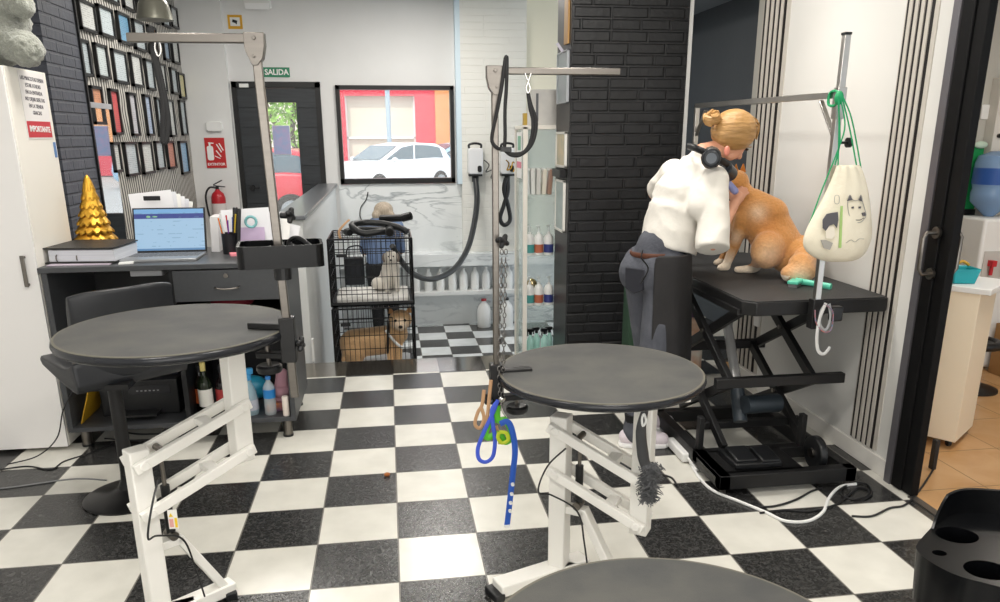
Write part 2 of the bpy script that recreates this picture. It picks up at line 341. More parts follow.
# half wall beside the steps down, with its steel cap
struct('wall_half', MB().box(-0.74, -0.6, 3.12, 6.99, -0.7, 1.06), M('white_grey_panel', '#d9dbda', 0.45, noise=0.15, nscale=4, ncol='#c6c9ca'))
struct('trim_4', MB().box(-0.80, -0.575, 3.08, 6.98, 1.06, 1.09), M('dark_steel_cap', '#8b8e92', 0.3, 0.8), bevel=0.004)
struct('trim_5', MB().box(-0.6, -0.585, 3.1, 3.16, 0, 0.17), WHP)
# left wall: mural with fine stripes, brick cladding, black recess
MUR, nt, b = nodes_mat('striped_wallpaper', 0.6); P, X, Y, Z = xyz(nt)
wob = mth(nt, 'MULTIPLY', noise(nt, P, 1.4, 2, 0.5), 0.22)
f = mth(nt, 'FRACT', mth(nt, 'MULTIPLY', mth(nt, 'ADD', mth(nt, 'ADD', Y, mth(nt, 'MULTIPLY', Z, 0.12)), wob), 17.0))
nt.links.new(mixc(nt, ramp(nt, mth(nt, 'ABSOLUTE', mth(nt, 'SUBTRACT', f, 0.5)), 0.2, 0.3), '#c9c5bd', '#3b3936'), b.inputs['Base Color'])
struct('wall_left', MB().box(-2.3, -2.2, 3.80, 7.0, 0, 3.2), MUR)
struct('wall_left_brick', MB().box(-2.8, -2.17, 3.17, 3.80, 0, 3.2), BRKL)
struct('trim_6', MB().box(-2.21, -2.155, 3.795, 3.82, 0, 3.2), BLK)
struct('wall_left_recess', MB().box(-2.75, -2.4, 2.3, 3.17, 0, 3.2).box(-2.8, -2.7, -4.3, 2.3, 0, 3.2), [M('black_recess_wall', '#0d0d0e', 0.8)])  # plain black wall between the wardrobe and the brick cladding
struct('wall_left_front', MB().box(-2.7, -2.66, -4.3, 1.5, 0, 3.2), WALLW)
struct('wall_front', MB().box(-2.8, 6.0, -4.4, -4.3, 0, 3.2), WALLW)
# black brick column
struct('wall_column', MB().mat(0).box(1.345, 2.195, 3.03, 3.06, 0, 3.2).mat(1).box(1.34, 2.2, 3.05, 3.5, -0.7, 3.2), [BRK, SMD])
struct('trim_7', MB().box(2.19, 2.215, 3.02, 3.09, 0, 3.2), M('white_corner_trim', '#dcdcda', 0.5))
# right wall with slat groups
struct('wall_right', MB().box(2.4, 2.5, 0.54, 2.3, 0, 3.2).box(2.4, 2.5, -1.0, 0.54, 2.35, 3.2).box(2.4, 2.5, -4.3, -1.0, 0, 3.2), WARMW)
struct('baseboard_right', MB().box(2.385, 2.4, 0.56, 2.28, 0, 0.09), M('white_baseboard', '#dedbd5', 0.5), bevel=0.003)
SL = M('black_slat_groove', '#161313', 0.5); SLW = M('slat_grey_white', '#c2bdb4', 0.5)
def slats(name, ys, z0, z1, w):
    m = MB().mat(1).box(2.396, 2.4, ys[0] - w * 1.9, ys[-1] + w * 0.9, z0, z1).mat(0)
    for y in ys: m.box(2.3945, 2.3958, y - w * 0.5, y + w * 0.5, z0, z1)
    for a, b_ in zip(ys[:-1], ys[1:]): m.mat(1).box(2.390, 2.396, a + w * 0.5, b_ - w * 0.5, z0, z1).mat(0)
    return struct(name, m, [SL, SLW])
slats('trim_8', [0.705 + i * 0.043 for i in range(5)], 0.10, 3.2, 0.020)
slats('trim_9', [2.035 + i * 0.063 for i in range(5)], 0.10, 3.2, 0.031)
# passage behind the column, dark painted
struct('wall_passage', MB().box(2.9, 3.0, 2.3, 5.6, -0.1, 3.2).box(2.2, 3.0, 5.5, 5.6, -0.1, 3.2).box(2.4, 3.0, 2.26, 2.32, 0, 3.2), DARKW)
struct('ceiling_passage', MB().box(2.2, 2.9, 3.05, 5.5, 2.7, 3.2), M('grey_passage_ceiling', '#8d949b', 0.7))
# side room
struct('wall_side_room', MB().box(2.5, 6.0, 2.45, 2.6, 0, 3.2).box(5.9, 6.0, -2.5, 2.5, 0, 3.2), GREYW)
struct('baseboard_side_room', MB().box(2.5, 6.0, 2.435, 2.45, 0, 0.09), M('white_baseboard2', '#d9d4ca', 0.5))
# door_2: black glazed sliding leaf in the side doorway, seen edge on
d2 = thing('door_2', (2.4, 0.45, 0), None, None, kind='structure')
obj('door_frame', MB().box(2.37, 2.43, 0.50, 0.545, 0, 2.6), M('grey_aluminium', '#77757a', 0.4, 0.6), d2)
obj('door_stile', MB().box(2.37, 2.425, 0.42, 0.49, 0.005, 2.6).box(2.38, 2.42, 0.355, 0.42, 0.005, 2.6), M('matt_black_aluminium', '#0c0c0d', .6, spec=.2), d2, bevel=0.004)
for sgn, xx in ((-1, 2.37), (1, 2.42)):
    h = MB().tube([(xx, 0.43, 1.225), (xx + sgn * .05, 0.43, 1.225), (xx + sgn * .065, 0.43, 1.205), (xx + sgn * .065, 0.43, 1.065), (xx + sgn * .05, 0.43, 1.045), (xx, 0.43, 1.045)], 0.009, 10)
    for z in (1.225, 1.045): h.cyl((xx, 0.43, z), (xx + sgn * .012, 0.43, z), 0.026, 20)
    obj('door_handle', h, CHR, d2, smooth=True)
# door_1: entrance door, dark planked frame, tall glass
DW = M('charcoal_planked_wood', '#34383c', 0.5, noise=0.6, nscale=14, ncol='#222427', stretch=(0.3, 1, 3), bump=0.1)
GL = M('window_glass', '#ffffff', 0.0, 0, 0.5, alpha=0.12)
d1 = thing('door_1', (-1.2, 7.0, 0), None, None, kind='structure')
obj('door_frame', MB().box(-1.694, -1.64, 6.97, 7.1, 0, 2.235).box(-0.765, -0.705, 6.97, 7.1, 0, 2.235).box(-1.694, -0.705, 6.97, 7.1, 2.17, 2.235), BLKM, d1)
dl = MB()
for i in range(10): dl.box(-1.64, -1.40, 6.985, 7.05, i * 0.217, (i + 1) * 0.217 - 0.006).box(-0.985, -0.765, 6.985, 7.05, i * 0.217, (i + 1) * 0.217 - 0.006)
dl.box(-1.40, -0.985, 6.985, 7.05, 2.01, 2.165).box(-1.40, -0.985, 6.985, 7.05, 0, 0.78).box(-1.41, -1.395, 6.975, 7.06, 0.78, 2.01).box(-0.99, -0.975, 6.975, 7.06, 0.78, 2.01)
dl.box(-1.64, -1.40, 7.0, 7.045, 0, 2.17).box(-.985, -.765, 7.0, 7.045, 0, 2.17)
obj('door_leaf', dl, DW, d1)
obj('door_glass', MB().box(-1.395, -0.99, 7.01, 7.016, 0.78, 2.01), GL, d1)
obj('door_handle', MB().cyl((-1.56, 6.985, 1.05), (-1.56, 6.93, 1.05), 0.03, 14).beam((-1.56, 6.93, 1.05), (-1.47, 6.93, 1.05), 0.02, 0.02), BLK, d1)
obj('door_closer', MB().box(-1.60, -1.50, 6.94, 6.985, 2.17, 2.21), WHP, d1)
w1 = thing('window_1', (0.15, 7.0, 1.08), None, None, kind='structure')
wf = MB(); X0, X1, Z0, Z1 = -0.534, 0.842, 1.08, 2.2; t = 0.045
wf.box(X0, X0 + t, 6.96, 7.12, Z0, Z1).box(X1 - t, X1, 6.96, 7.12, Z0, Z1).box(X0, X1, 6.96, 7.12, Z1 - t, Z1).box(X0, X1, 6.96, 7.12, Z0, Z0 + t * 1.3)
obj('window_frame', wf, BLKM, w1)
obj('window_pane', MB().box(X0 + t, X1 - t, 7.03, 7.036, Z0 + t, Z1 - t), GL, w1)
# bench with bottle niche along the lower back wall
struct('trim_10', MB().box(-0.6, 3.2, 6.72, 6.99, 0.094, 0.245), MARB, bevel=0.003)
struct('trim_11', MB().box(-0.6, 1.9, 6.72, 6.99, -0.266, -0.222), M('white_shelf', '#dcdedd', 0.4))
# ------------------------------------------------------------------ round grooming tables and their arms
def round_table(label, cx, cy, zt, R, xf, yf, th, run, dz, U0=.62, L0=.45):
    t = thing('grooming_table', (cx, cy, 0), label, 'grooming table')
    top = MB().lathe([(R - .012, zt - .03), (R - .003, zt - .024), (R, zt - .014), (R - .003, zt - .004), (R - .008, zt)], (cx, cy, 0), 96)
    obj('edge_band', top, M('dark_glossy_edge', '#1d1f24', 0.25), t, smooth=True)
    obj('tabletop', MB().lathe([(R - .02, zt - .028), (R - .009, zt - .01), (R - .009, zt + .0015), (R - .016, zt + .0025)], (cx, cy, 0), 96), RUB, t, smooth=True)
    obj('edge_trim', MB().lathe([(R - .0095, zt - .006), (R - .0065, zt - .006), (R - .0065, zt + .001), (R - .0095, zt + .0022)], (cx, cy, 0), 96), M('worn_light_edge', '#625f54', .6), t, smooth=True)
    th = math.radians(th); d = Vector((math.cos(th), math.sin(th), 0)); pn = Vector((-d.y, d.x, 0)); Rz = rz(th); cw = .033
    A = Vector((xf, yf, 0)); B = A + d * run
    def colbox(c, z0, z1): return MB().box(c.x - cw, c.x + cw, c.y - cw, c.y + cw, z0, z1, Rz, (c.x, c.y, 0))
    obj('fixed_column', colbox(A, .055, .665), WHM, t, bevel=.005)
    obj('lift_column', colbox(B, L0 + dz - .045, zt - .032), WHM, t, bevel=.005)
    obj('top_plate', MB().box(B.x - .14, B.x + .14, B.y - .05, B.y + .05, zt - .042, zt - .03).box(cx - .04, cx + .04, cy - .22, cy + .2, zt - .042, zt - .03), WHM, t, bevel=.003)
    for a0 in (U0, L0):
        for s in (-1, 1):
            off = pn * s * (cw + .016); up = Vector((0, 0, 1)); m = MB().beam(A + off - d * .03 + up * (a0 - dz * .08), B + off + d * .025 + up * (a0 + dz * 1.07), .022, .036)
            for c_, z_ in ((A, a0), (B, a0 + dz)): m.cyl(c_ + off - pn * .016 + up * z_, c_ + off + pn * .016 + up * z_, .016, 16)
            obj('parallel_arm', m, WHM, t, bevel=.003)
        m_ = A.lerp(B, .66) + Vector((0, 0, a0 + dz * .66)); obj('cross_tube', MB().beam(m_ - pn * (cw + .006), m_ + pn * (cw + .006), .045, .022), WHM, t, bevel=.003)
    p = A + d * .075 + Vector((0, 0, U0 + dz * .2)); q = A + d * .075 + Vector((0, 0, .325)); mid = p.lerp(q, .42)
    ac = obj('actuator', MB().cyl(q, mid, .015, 14), BLK, t, smooth=True)
    obj('piston_rod', MB().cyl(mid, p, .007, 12).cyl(p - pn * .03, p + pn * .03, .012, 12), CHR, ac, smooth=True)
    obj('hinge_pin', MB().cyl(q - pn * .026, q + pn * .026, .016, 14), CHR, ac, smooth=True)
    u0 = A + d * .03 + Vector((0, 0, .30)); u1 = A + d * .105 + Vector((0, 0, .30)); u2 = A + d * .235 + Vector((0, 0, .045))
    obj('brace', MB().beam(u0, u1, .045, .03).beam(u1 - d * .012 + Vector((0, 0, .01)), u2, .045, .03), WHM, t, bevel=.004)
    e1 = Vector((-.93, -.36, 0)).normalized(); z3 = Vector((0, 0, .036))
    obj('base_frame', MB().beam(A + e1 * .27 + z3, A - e1 * .12 + z3, .08, .045).beam(A + z3, A + d * .27 + z3, .06, .045), WHM, t, bevel=.005)
    for c_ in (A + e1 * .28, A - e1 * .10, A + d * .255):
        obj('rubber_foot', MB().box(c_.x - .02, c_.x + .02, c_.y - .045, c_.y + .045, 0, .03, rz(.37)), BLK, t, bevel=.004)
    c0 = A - pn * .05
    obj('power_cable', MB().tube([c0 + d * .04 + Vector((0, 0, U0 - .06)), c0 - d * .01 - pn * .05 + Vector((0, 0, U0 - .12)), c0 - d * .04 - pn * .06 + Vector((0, 0, U0 - .22)), c0 + d * .0 - pn * .03 + Vector((0, 0, .38)), c0 + d * .09 + Vector((0, 0, .32)), c0 + d * .12 + Vector((0, 0, .2)), c0 + d * .14 + Vector((0, 0, .07))], .0035, 6, 6), BLK, t, smooth=True)
    return t
TL = round_table('round grooming table with grey rubber top in front of the desk, raised highest', -.69, 0, 1.03, .372, -.826, -.145, 38, .36, .107)
TM = round_table('round grooming table with scratched grey top in mid-room beside the slim steel arm', 0.76, -.005, .812, .378, .608, -.05, -35, .31, -.135)
TN = round_table('nearest round grooming table, only its dark top showing at the bottom edge', .503, -1.49, .715, .385, .40, -1.42, -35, .31, -.135)
st = obj('warning_sticker', MB().box(-.752, -.722, -.158, -.1565, .375, .445), M('white_sticker', '#eceae4', 0.5), TL)
obj('sticker_symbol', MB().prism([(-.749, .420), (-.735, .420), (-.742, .434)], -.1595, -.1585, lambda v: Vector((v.x, v.z, v.y))).box(-.732, -.724, -.1595, -.1585, .38, .415), M('sticker_yellow', '#e8c52a', 0.5), st)
obj('sticker_text_panel', MB().box(-.749, -.736, -.1595, -.1585, .382, .412), M('sticker_pink', '#e0a39b', 0.5), st)

def arm(label, px, py, z0, z1, ax, ay, zt, inx, iny, w=.024, knobz=None, lean=0):
    """upright square pole clamped on a table edge, with a horizontal bar pointing (ax, ay)"""
    t = thing('grooming_stand', (px, py, z0), label, 'grooming stand')
    obj('pole', MB().beam((px - lean * .3, py, z0), (px + lean, py, z1 - .03), w, w), CHR, t, bevel=.003)
    d = Vector((ax, ay, 0)); L = d.length; dn = d.normalized(); s = dn.cross(Vector((0, 0, 1)))
    def TT(v): return Vector((px + lean, py, z1)) + dn * v.x + Vector((0, 0, 1)) * v.y + s * v.z
    poly = [(-.028, .016), (.03, .016), (.03, -.03), (.012, -.075), (-.004, -.075), (-.02, -.055), (-.028, -.02)]
    obj('hinge_bracket', MB().prism(poly, -.017, .017, TT).cyl(TT(Vector((.0, .0, -.022))), TT(Vector((0, 0, .022))), .006, 10).cyl(TT(Vector((.005, -.05, -.022))), TT(Vector((.005, -.05, .022))), .005, 10), CHR, t, bevel=.002)
    obj('horizontal_bar', MB().beam(TT(Vector((.025, .0, 0))), TT(Vector((L, 0, 0))), w, w), CHR, t, bevel=.003)
    n = Vector((inx, iny, 0)).normalized()
    P0 = Vector((px, py, 0)); c = MB()
    c.box(px - .024, px + .024, py - .024, py + .024, zt - .105, zt + .045)
    c.beam(P0 + Vector((0, 0, zt + .014)), P0 + n * .13 + Vector((0, 0, zt + .014)), .04, .02).beam(P0 + Vector((0, 0, zt - .085)), P0 + n * .11 + Vector((0, 0, zt - .085)), .04, .02)
    obj('clamp', c, BLKM, t, bevel=.003)
    q = P0 + n * .075
    cs = obj('clamp_screw', MB().cyl(q + Vector((0, 0, zt - .13)), q + Vector((0, 0, zt - .031)), .007, 10), CHR, t)
    obj('hand_wheel', MB().lathe([(.012, 0), (.038, .0), (.042, .008), (.042, .02), (.034, .026), (.014, .022)], q + Vector((0, 0, zt - .145)), 24), BLK, cs, smooth=True)
    for kz, sd in knobz or []:
        k = MB(); kc = Vector((px, py, kz)); dr = Vector((sd[0], sd[1], 0)).normalized(); k.cyl(kc + dr * .01, kc + dr * .035, .010, 12)
        for j in range(4):
            a = j * PI / 2 + .5; e = Vector((0, 0, 1)) * math.sin(a) + dr.cross(Vector((0, 0, 1))) * math.cos(a); k.cap(kc + dr * .042, kc + dr * .042 + e * .018, .012, .009, 8)
        obj('star_knob', k, BLK, t, smooth=True)
    return t
arm('steel grooming stand on the left table with its bar pointing left', -.322, -.10, .80, 1.912, -.36, .02, 1.03, -.8, .25, .026, [(1.40, (1, -.3)), (.985, (1, -.3))], lean=-.022)
arm('thin steel grooming stand on the mid-room table with its bar pointing right', .382, .03, .66, 1.838, .42, .0, .80, 1, .05, .022, [(1.29, (.6, -1)), (.72, (-.8, -.6))])

def tray(name, label, cx, cy, z, a, s=1.0, holes=True):
    t = thing(name, (cx, cy, z), label, 'tool tray')
    R = rz(a)
    def TT(v): return Vector((cx, cy, z)) + R @ (Vector((v.x * s, v.y * s, v.z * s)))
    outer = rrect(-.14, .14, -.085, .085, .028, 6); inner = [(x * .93, y * .9) for x, y in outer]
    n = len(outer); m = MB()
    vs = [TT(Vector((x, y, 0))) for x, y in outer] + [TT(Vector((x, y, .075))) for x, y in outer] + [TT(Vector((x, y, .075))) for x, y in inner] + [TT(Vector((x, y, .012))) for x, y in inner]
    fs = [tuple(range(n))[::-1]]
    for k in range(3): fs += [(k * n + i, k * n + (i + 1) % n, (k + 1) * n + (i + 1) % n, (k + 1) * n + i) for i in range(n)]
    fs.append(tuple(range(3 * n, 4 * n))); m.add(vs, fs)
    obj('bin', m, M('gloss_black_plastic', '#090a0c', 0.25, spec=.3), t, smooth=True)
    obj('divider', MB().beam(TT(Vector((0.01, -.078, .04))), TT(Vector((.01, .078, .04))), .006 * s, .06 * s), M('gloss_black_plastic'), t)
    obj('mount_sleeve', MB().cyl(TT(Vector((0, .0, -.05))), TT(Vector((0, .0, .0))), .03 * s, 16), BLK, t)
    return t
tray('tool_tray', 'black plastic tool tray around the left steel pole, above the desk corner', -.322, -.10, 1.245, .12, .93)
obj('clipper_cord', MB().tube([(-.30, -.08, 1.26), (-.30, -.06, 1.31), (-.27, -.07, 1.325), (-.23, -.09, 1.30), (-.20, -.10, 1.27), (-.24, -.13, 1.285), (-.29, -.11, 1.31)], .007, 8, 6), BLK, label='black coiled cord lying in the tool tray on the left pole', cat='cord', smooth=True)
# near right organiser with round holes
def organiser():
    t = thing('tool_organiser', (1.17, -1.42, .82), 'glossy black moulded tool organiser with round holes in the bottom right corner', 'tool organiser')
    g = M('gloss_black_plastic'); ZD = .85
    P2 = lambda x, y, z=ZD: at0(x, y, z)
    outer = catmull([P2(*q) for q in ((916, 548), (921, 539), (930, 529), (939, 520), (956, 512), (985, 512), (1025, 518), (1050, 540), (1045, 590), (1015, 590), (985, 583), (962, 577), (943, 569), (925, 558))], 4, True)
    outer = [(v.x, v.y) for v in outer]; cen = P2(985, 548)
    holes = [(P2(957, 535), .042, .034), (P2(939.5, 553), .014, .011), (P2(987, 570), .042, .034)]
    bm = bmesh.new(); loops = [outer] + [[(c.x + a_ * math.cos(2 * PI * k / 28), c.y + b_ * math.sin(2 * PI * k / 28)) for k in range(28)] for c, a_, b_ in holes]
    edges = []
    for lp in loops:
        vv = [bm.verts.new((x, y, ZD)) for x, y in lp]; edges += [bm.edges.new((vv[i], vv[(i + 1) % len(vv)])) for i in range(len(vv))]
    bmesh.ops.triangle_fill(bm, edges=edges, use_beauty=True); bm.verts.index_update(); d = MB()
    d.add([tuple(v.co) for v in bm.verts], [tuple(v.index for v in f.verts) for f in bm.faces]); bm.free()
    for lp, dep in zip(loops, (.11, .07, .05, .07)):
        n = len(lp)
        d.add([(x, y, ZD) for x, y in lp] + [(x + ((cen.x - x) * .06 if dep > .1 else 0), y + ((cen.y - y) * .06 if dep > .1 else 0), ZD - dep) for x, y in lp], [(i, (i + 1) % n, n + (i + 1) % n, n + i) for i in range(n)] + [tuple(range(n, 2 * n))])
    obj('deck', d, g, t, smooth=True)
    wl = catmull([at0(x, y, ZD) for x, y in ((931, 528), (939, 520), (956, 512), (985, 512), (1025, 518), (1050, 540))], 4); inn = [p + (cen - p) * .05 for p in wl]; n = len(wl); zz = [ZD + .055 * min(1, i / 5) for i in range(n)]
    vs = [Vector((p.x, p.y, z)) for q in (wl, inn) for p, z in zip(q, [ZD] * n)] + [Vector((p.x, p.y, z)) for q in (wl, inn) for p, z in zip(q, zz)]
    obj('raised_back_wall', MB().add(vs, [(i, i + 1, 2 * n + i + 1, 2 * n + i) for i in range(n - 1)] + [(n + i + 1, n + i, 3 * n + i, 3 * n + i + 1) for i in range(n - 1)] + [(2 * n + i, 2 * n + i + 1, 3 * n + i + 1, 3 * n + i) for i in range(n - 1)] + [(0, 2 * n, 3 * n, n), (n - 1, 2 * n - 1, 4 * n - 1, 3 * n - 1)]), g, t, smooth=True)
    p = at0(1062, 560, ZD); obj('mounting_pole', MB().beam((p.x, p.y, ZD - .3), (p.x, p.y, ZD + .3), .024, .024), CHR, t)
    return t
def at0(x, y, Z):
    co = Vector((0.0224, -2.5938, 1.6377)); d = _F + _R * ((x - 501.7) / 764.8) - _U * ((y - 358.33) / 764.8); return co + d * ((Z - co.z) / d.z)
organiser()
# ------------------------------------------------------------------ left side: wardrobe, plush, desk and what stands on it
WC = M('cream_white_laminate', '#efece3', 0.4); WCF = M('white_laminate_door', '#eceae8', 0.35)
t = thing('wardrobe', (-2.05, 1.8, 0), 'tall white wardrobe at the left edge with a notice on its side', 'wardrobe')
obj('carcass', MB().box(-2.36, -1.76, 1.585, 2.05, .02, 1.965), WC, t, bevel=.002)
dr = obj('door', MB().box(-2.356, -1.762, 1.567, 1.583, .02, 1.96), WCF, t, bevel=.002)
obj('handle', MB().beam((-1.815, 1.545, .905), (-1.815, 1.545, 1.065), .02, .006).beam((-1.815, 1.568, .915), (-1.815, 1.545, .915), .018, .012).beam((-1.815, 1.568, 1.055), (-1.815, 1.545, 1.055), .018, .012), CHR, dr, bevel=.002)
nt_ = thing('notice_sheet', (-1.757, 1.865, 1.62), 'printed white notice with red panel taped on the wardrobe side', 'notice')
TN_ = lambda v: Vector((-1.7562 + v.z, 1.865 + v.x, 1.79 + v.y - .02 * v.x))
obj('paper', MB().box(-1.759, -1.757, 1.715, 2.012, 1.628, 1.955), M('notice_paper', '#e9e6e4', 0.6), nt_)
obj('red_panel', MB().box(-1.7572, -1.7562, 1.722, 2.006, 1.635, 1.715), M('notice_red', '#c4343f', 0.5), nt_)
for i, s_ in enumerate(['LAS MASCOTAS DEBEN', 'ESTAR ATADAS', 'EN LA ENTRADA', 'NO DEJAR SUELTAS', 'EN LA TIENDA', 'GRACIAS']):
    text('printed_line', s_, .027, lambda v, i=i: TN_(Vector((v.x * .95, v.y + .13 - i * .033, v.z))), M('print_grey', '#504c55', 0.6), nt_)
text('white_print', 'IMPORTANTE', .04, lambda v: TN_(v + Vector((0, -.115, 0))) + Vector((.001, 0, 0)), PAPER, nt_, bold=True)
tagp(obj('sticker', MB().box(-1.759, -1.7575, 2.005, 2.035, 1.53, 1.61), M('sticker_blue', '#5c83b8', 0.5)), 'small blue and orange sticker below the notice on the wardrobe side', 'sticker')
# koala plush
KG = M('grey_plush', '#8e9188', 0.95, noise=0.6, nscale=40, ncol='#a7a99f', bump=0.9, bscale=120, sheen=0.5)
k = thing('plush_koala', (-1.93, 1.80, 1.965), 'big grey plush animal sitting on top of the white wardrobe', 'plush toy')
K0 = Vector((-1.872, 1.79, 1.965))
def kq(x, y, z): return K0 + Vector((x, y, z)) * 1.12
kb = MB(); kb.ell(kq(0, .01, .20), (.17, .16, .22)).ell(kq(-.03, 0, .50), (.16, .14, .15)).cap(kq(.07, -.05, .12), kq(.165, -.10, .07), .10, .082).cap(kq(-.06, -.07, .10), kq(-.02, -.20, .08), .095, .08).cap(kq(.06, -.02, .32), kq(.17, -.09, .25), .075, .062).cap(kq(-.10, -.05, .30), kq(-.15, -.17, .2), .07, .06).ell(kq(.13, -.03, .27), (.075, .07, .065))
kbo = blob('body', kb, KG, k, .009, 3)
from mathutils import noise as mnoise
for v_ in kbo.data.vertices:
    q_ = Vector(v_.co) * 55; v_.co = Vector(v_.co) + v_.normal * (.010 * mnoise.noise(q_) + .008 * mnoise.noise(q_ * .35))
obj('ear', MB().ell(kq(.10, .0, .60), (.075, .035, .075)), KG, k, smooth=True); obj('ear', MB().ell(kq(-.16, 0, .60), (.075, .035, .075)), KG, k, smooth=True)
obj('nose', MB().ell(kq(-.02, -.14, .49), (.03, .022, .04)), BLK, k, smooth=True)
obj('care_label', MB().box(-1.83, -1.80, 1.62, 1.64, 1.967, 1.985), WHP, k)

# reception desk
t = thing('reception_desk', (-1.145, 1.87, 0), 'dark grey reception desk with one locking drawer and open shelves on steel legs', 'desk')
obj('desktop', MB().box(-1.755, -.545, 1.545, 2.21, .972, 1.0), DESK, t, bevel=.003)
obj('side_panel', MB().box(-1.745, -1.718, 1.56, 2.2, .10, .972), DESK, t, bevel=.002)
obj('side_panel', MB().box(-.572, -.545, 1.56, 2.2, .10, .972), DESK, t, bevel=.002)
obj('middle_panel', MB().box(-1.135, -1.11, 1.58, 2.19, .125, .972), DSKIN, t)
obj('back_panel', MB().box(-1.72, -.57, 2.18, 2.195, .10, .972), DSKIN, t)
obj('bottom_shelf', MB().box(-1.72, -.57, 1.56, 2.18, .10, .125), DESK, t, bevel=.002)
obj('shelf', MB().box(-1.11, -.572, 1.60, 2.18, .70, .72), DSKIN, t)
dw = obj('drawer', MB().box(-1.108, -.575, 1.552, 1.575, .80, .965), DESK, t, bevel=.002)
obj('lock', MB().cyl((-.84, 1.553, .935), (-.84, 1.540, .935), .012, 14), CHR, dw, smooth=True)
obj('handle', MB().tube([(-.90, 1.552, .875), (-.89, 1.525, .872), (-.84, 1.518, .868), (-.79, 1.525, .872), (-.78, 1.552, .875)], .004, 8, 5), CHR, dw, smooth=True)
for x_, y_ in ((-1.68, 1.62), (-.60, 1.60), (-1.68, 2.12), (-.60, 2.12)):
    g = obj('leg', MB().cyl((x_, y_, .012), (x_, y_, .10), .026, 18), CHR, t, smooth=True); obj('rubber_foot', MB().cyl((x_, y_, 0), (x_, y_, .012), .029, 18), BLK, g)
obj('cable_box', MB().box(-1.33, -1.17, 1.60, 1.72, .935, .970), M('pale_grey_plastic', '#a9aaae', 0.4), tagp(thing('power_adapter', (-1.25, 1.66, .935), 'pale grey flat box fixed beneath the desktop over the knee space', 'box'), None), bevel=.004)
# binder
t = thing('ring_binder', (-1.60, 1.84, 1.0), 'black ring binder full of papers lying on the desk beside the wardrobe', 'binder')
RB = rz(math.radians(-6)); PB = (-1.58, 1.82, 1.0)
obj('paper_stack', MB().box(-1.725, -1.39, 1.66, 1.97, 1.012, 1.072, RB, PB), M('stacked_paper_edges', '#d8dadf', 0.8, noise=0.6, nscale=60, ncol='#b7bac4', stretch=(.05, .05, 6)), t)
obj('cover', MB().box(-1.745, -1.385, 1.645, 1.985, 1.004, 1.009, RB, PB).box(-1.745, -1.385, 1.645, 1.985, 1.078, 1.085, RB, PB).box(-1.745, -1.385, 1.98, 1.986, 1.0, 1.085, RB, PB), M('black_grained_cover', '#2c2b29', 0.5, bump=0.1, bscale=300), t, bevel=.002)
obj('rings', MB().tube([(-1.60, 1.68, 1.05), (-1.60, 1.66, 1.04), (-1.60, 1.66, 1.02), (-1.60, 1.68, 1.012)], .003, 6, 4).tube([(-1.70, 1.68, 1.05), (-1.70, 1.66, 1.04), (-1.70, 1.66, 1.02), (-1.70, 1.68, 1.012)], .003, 6, 4), CHR, t, smooth=True)
tagp(obj('plastic_sleeve', MB().box(-1.73, -1.42, 1.60, 1.9, 1.0003, 1.0035, rz(-.02)), M('lilac_sleeve', '#c9bccb', 0.3)), 'thin lilac plastic sleeve poking out under the binder', 'document sleeve')
# gold tree ornament
GOLD = M('gold_foil_ceramic', '#dcaa40', 0.33, 0.8, noise=0.35, nscale=30, ncol='#a8721e', bump=0.5, bscale=45)
t = thing('gold_tree_ornament', (-1.655, 2.12, 1.0), 'gold tiered christmas tree ornament standing behind the binder', 'ornament')
g = MB(); tiers = 8
prof_r = [.108, .100, .088, .076, .064, .052, .041, .030]
z_ = 1.0
vs = []; fs = []; nn = 112; rows = []
for i in range(tiers):
    r0 = prof_r[i]; z0 = 1.035 + i * .046
    for fr, dz in ((.72, -.004), (1.0, -.006), (1.02, .006), (.72, .04)): rows.append((r0 * fr, z0 + dz, i if fr > .9 else -1))
rows.append((.012, 1.42, -1)); rows.append((.004, 1.43, -1)); rows = [(.05, 1.0, -1), (.06, 1.03, -1)] + rows
for r_, zz, ti in rows:
    for j in range(nn):
        a = 2 * PI * j / nn; k2 = 14 if ti < 4 else 10
        rr = r_ * (1 + (.15 * abs(math.sin(a * k2 / 2 + (ti % 2) * .8)) if ti >= 0 else 0)); dz = -.016 * abs(math.sin(a * k2 / 2 + (ti % 2) * .8)) if ti >= 0 else 0
        vs.append((-1.655 + rr * math.cos(a), 2.12 + rr * math.sin(a), zz + dz))
for i in range(len(rows) - 1):
    for j in range(nn): fs.append((i * nn + j, i * nn + (j + 1) % nn, (i + 1) * nn + (j + 1) % nn, (i + 1) * nn + j))
fs += [tuple(range(nn))[::-1], tuple((len(rows) - 1) * nn + j for j in range(nn))]; g.add(vs, fs)
obj('branches', g, GOLD, t, smooth=True)
obj('foot', MB().cyl((-1.655, 2.12, 1.0), (-1.655, 2.12, 1.004), .062, 24), GOLD, t)
# laptop
t = thing('laptop', (-1.22, 1.85, 1.0), 'open silver laptop with a light blue page on its screen', 'laptop')
SILV = M('silver_aluminium', '#a3a5a8', 0.4, 0.6)
obj('keyboard_deck', MB().box(-1.395, -1.005, 1.66, 1.915, 1.0, 1.014), SILV, t, bevel=.003)
kb = MB()
for i in range(5):
    for j in range(14): kb.box(-1.378 + j * .0258, -1.378 + j * .0258 + .021, 1.765 + i * .0255, 1.787 + i * .0255, 1.014, 1.0162)
obj('keys', kb, M('grey_keys', '#6c6e72', 0.5), t); obj('touchpad', MB().box(-1.25, -1.15, 1.675, 1.75, 1.014, 1.0148), M('touchpad_grey', '#8f9194', 0.3), t)
RL = rx(math.radians(-14)); PL = (-1.20, 1.92, 1.012)
ld = obj('lid', MB().box(-1.395, -1.005, 1.92, 1.928, 1.012, 1.262, RL, PL), BLK, t, bevel=.003)
SCR, nt, b = nodes_mat('laptop_screen_page', 0.3)
P, X, Y, Z = xyz(nt)
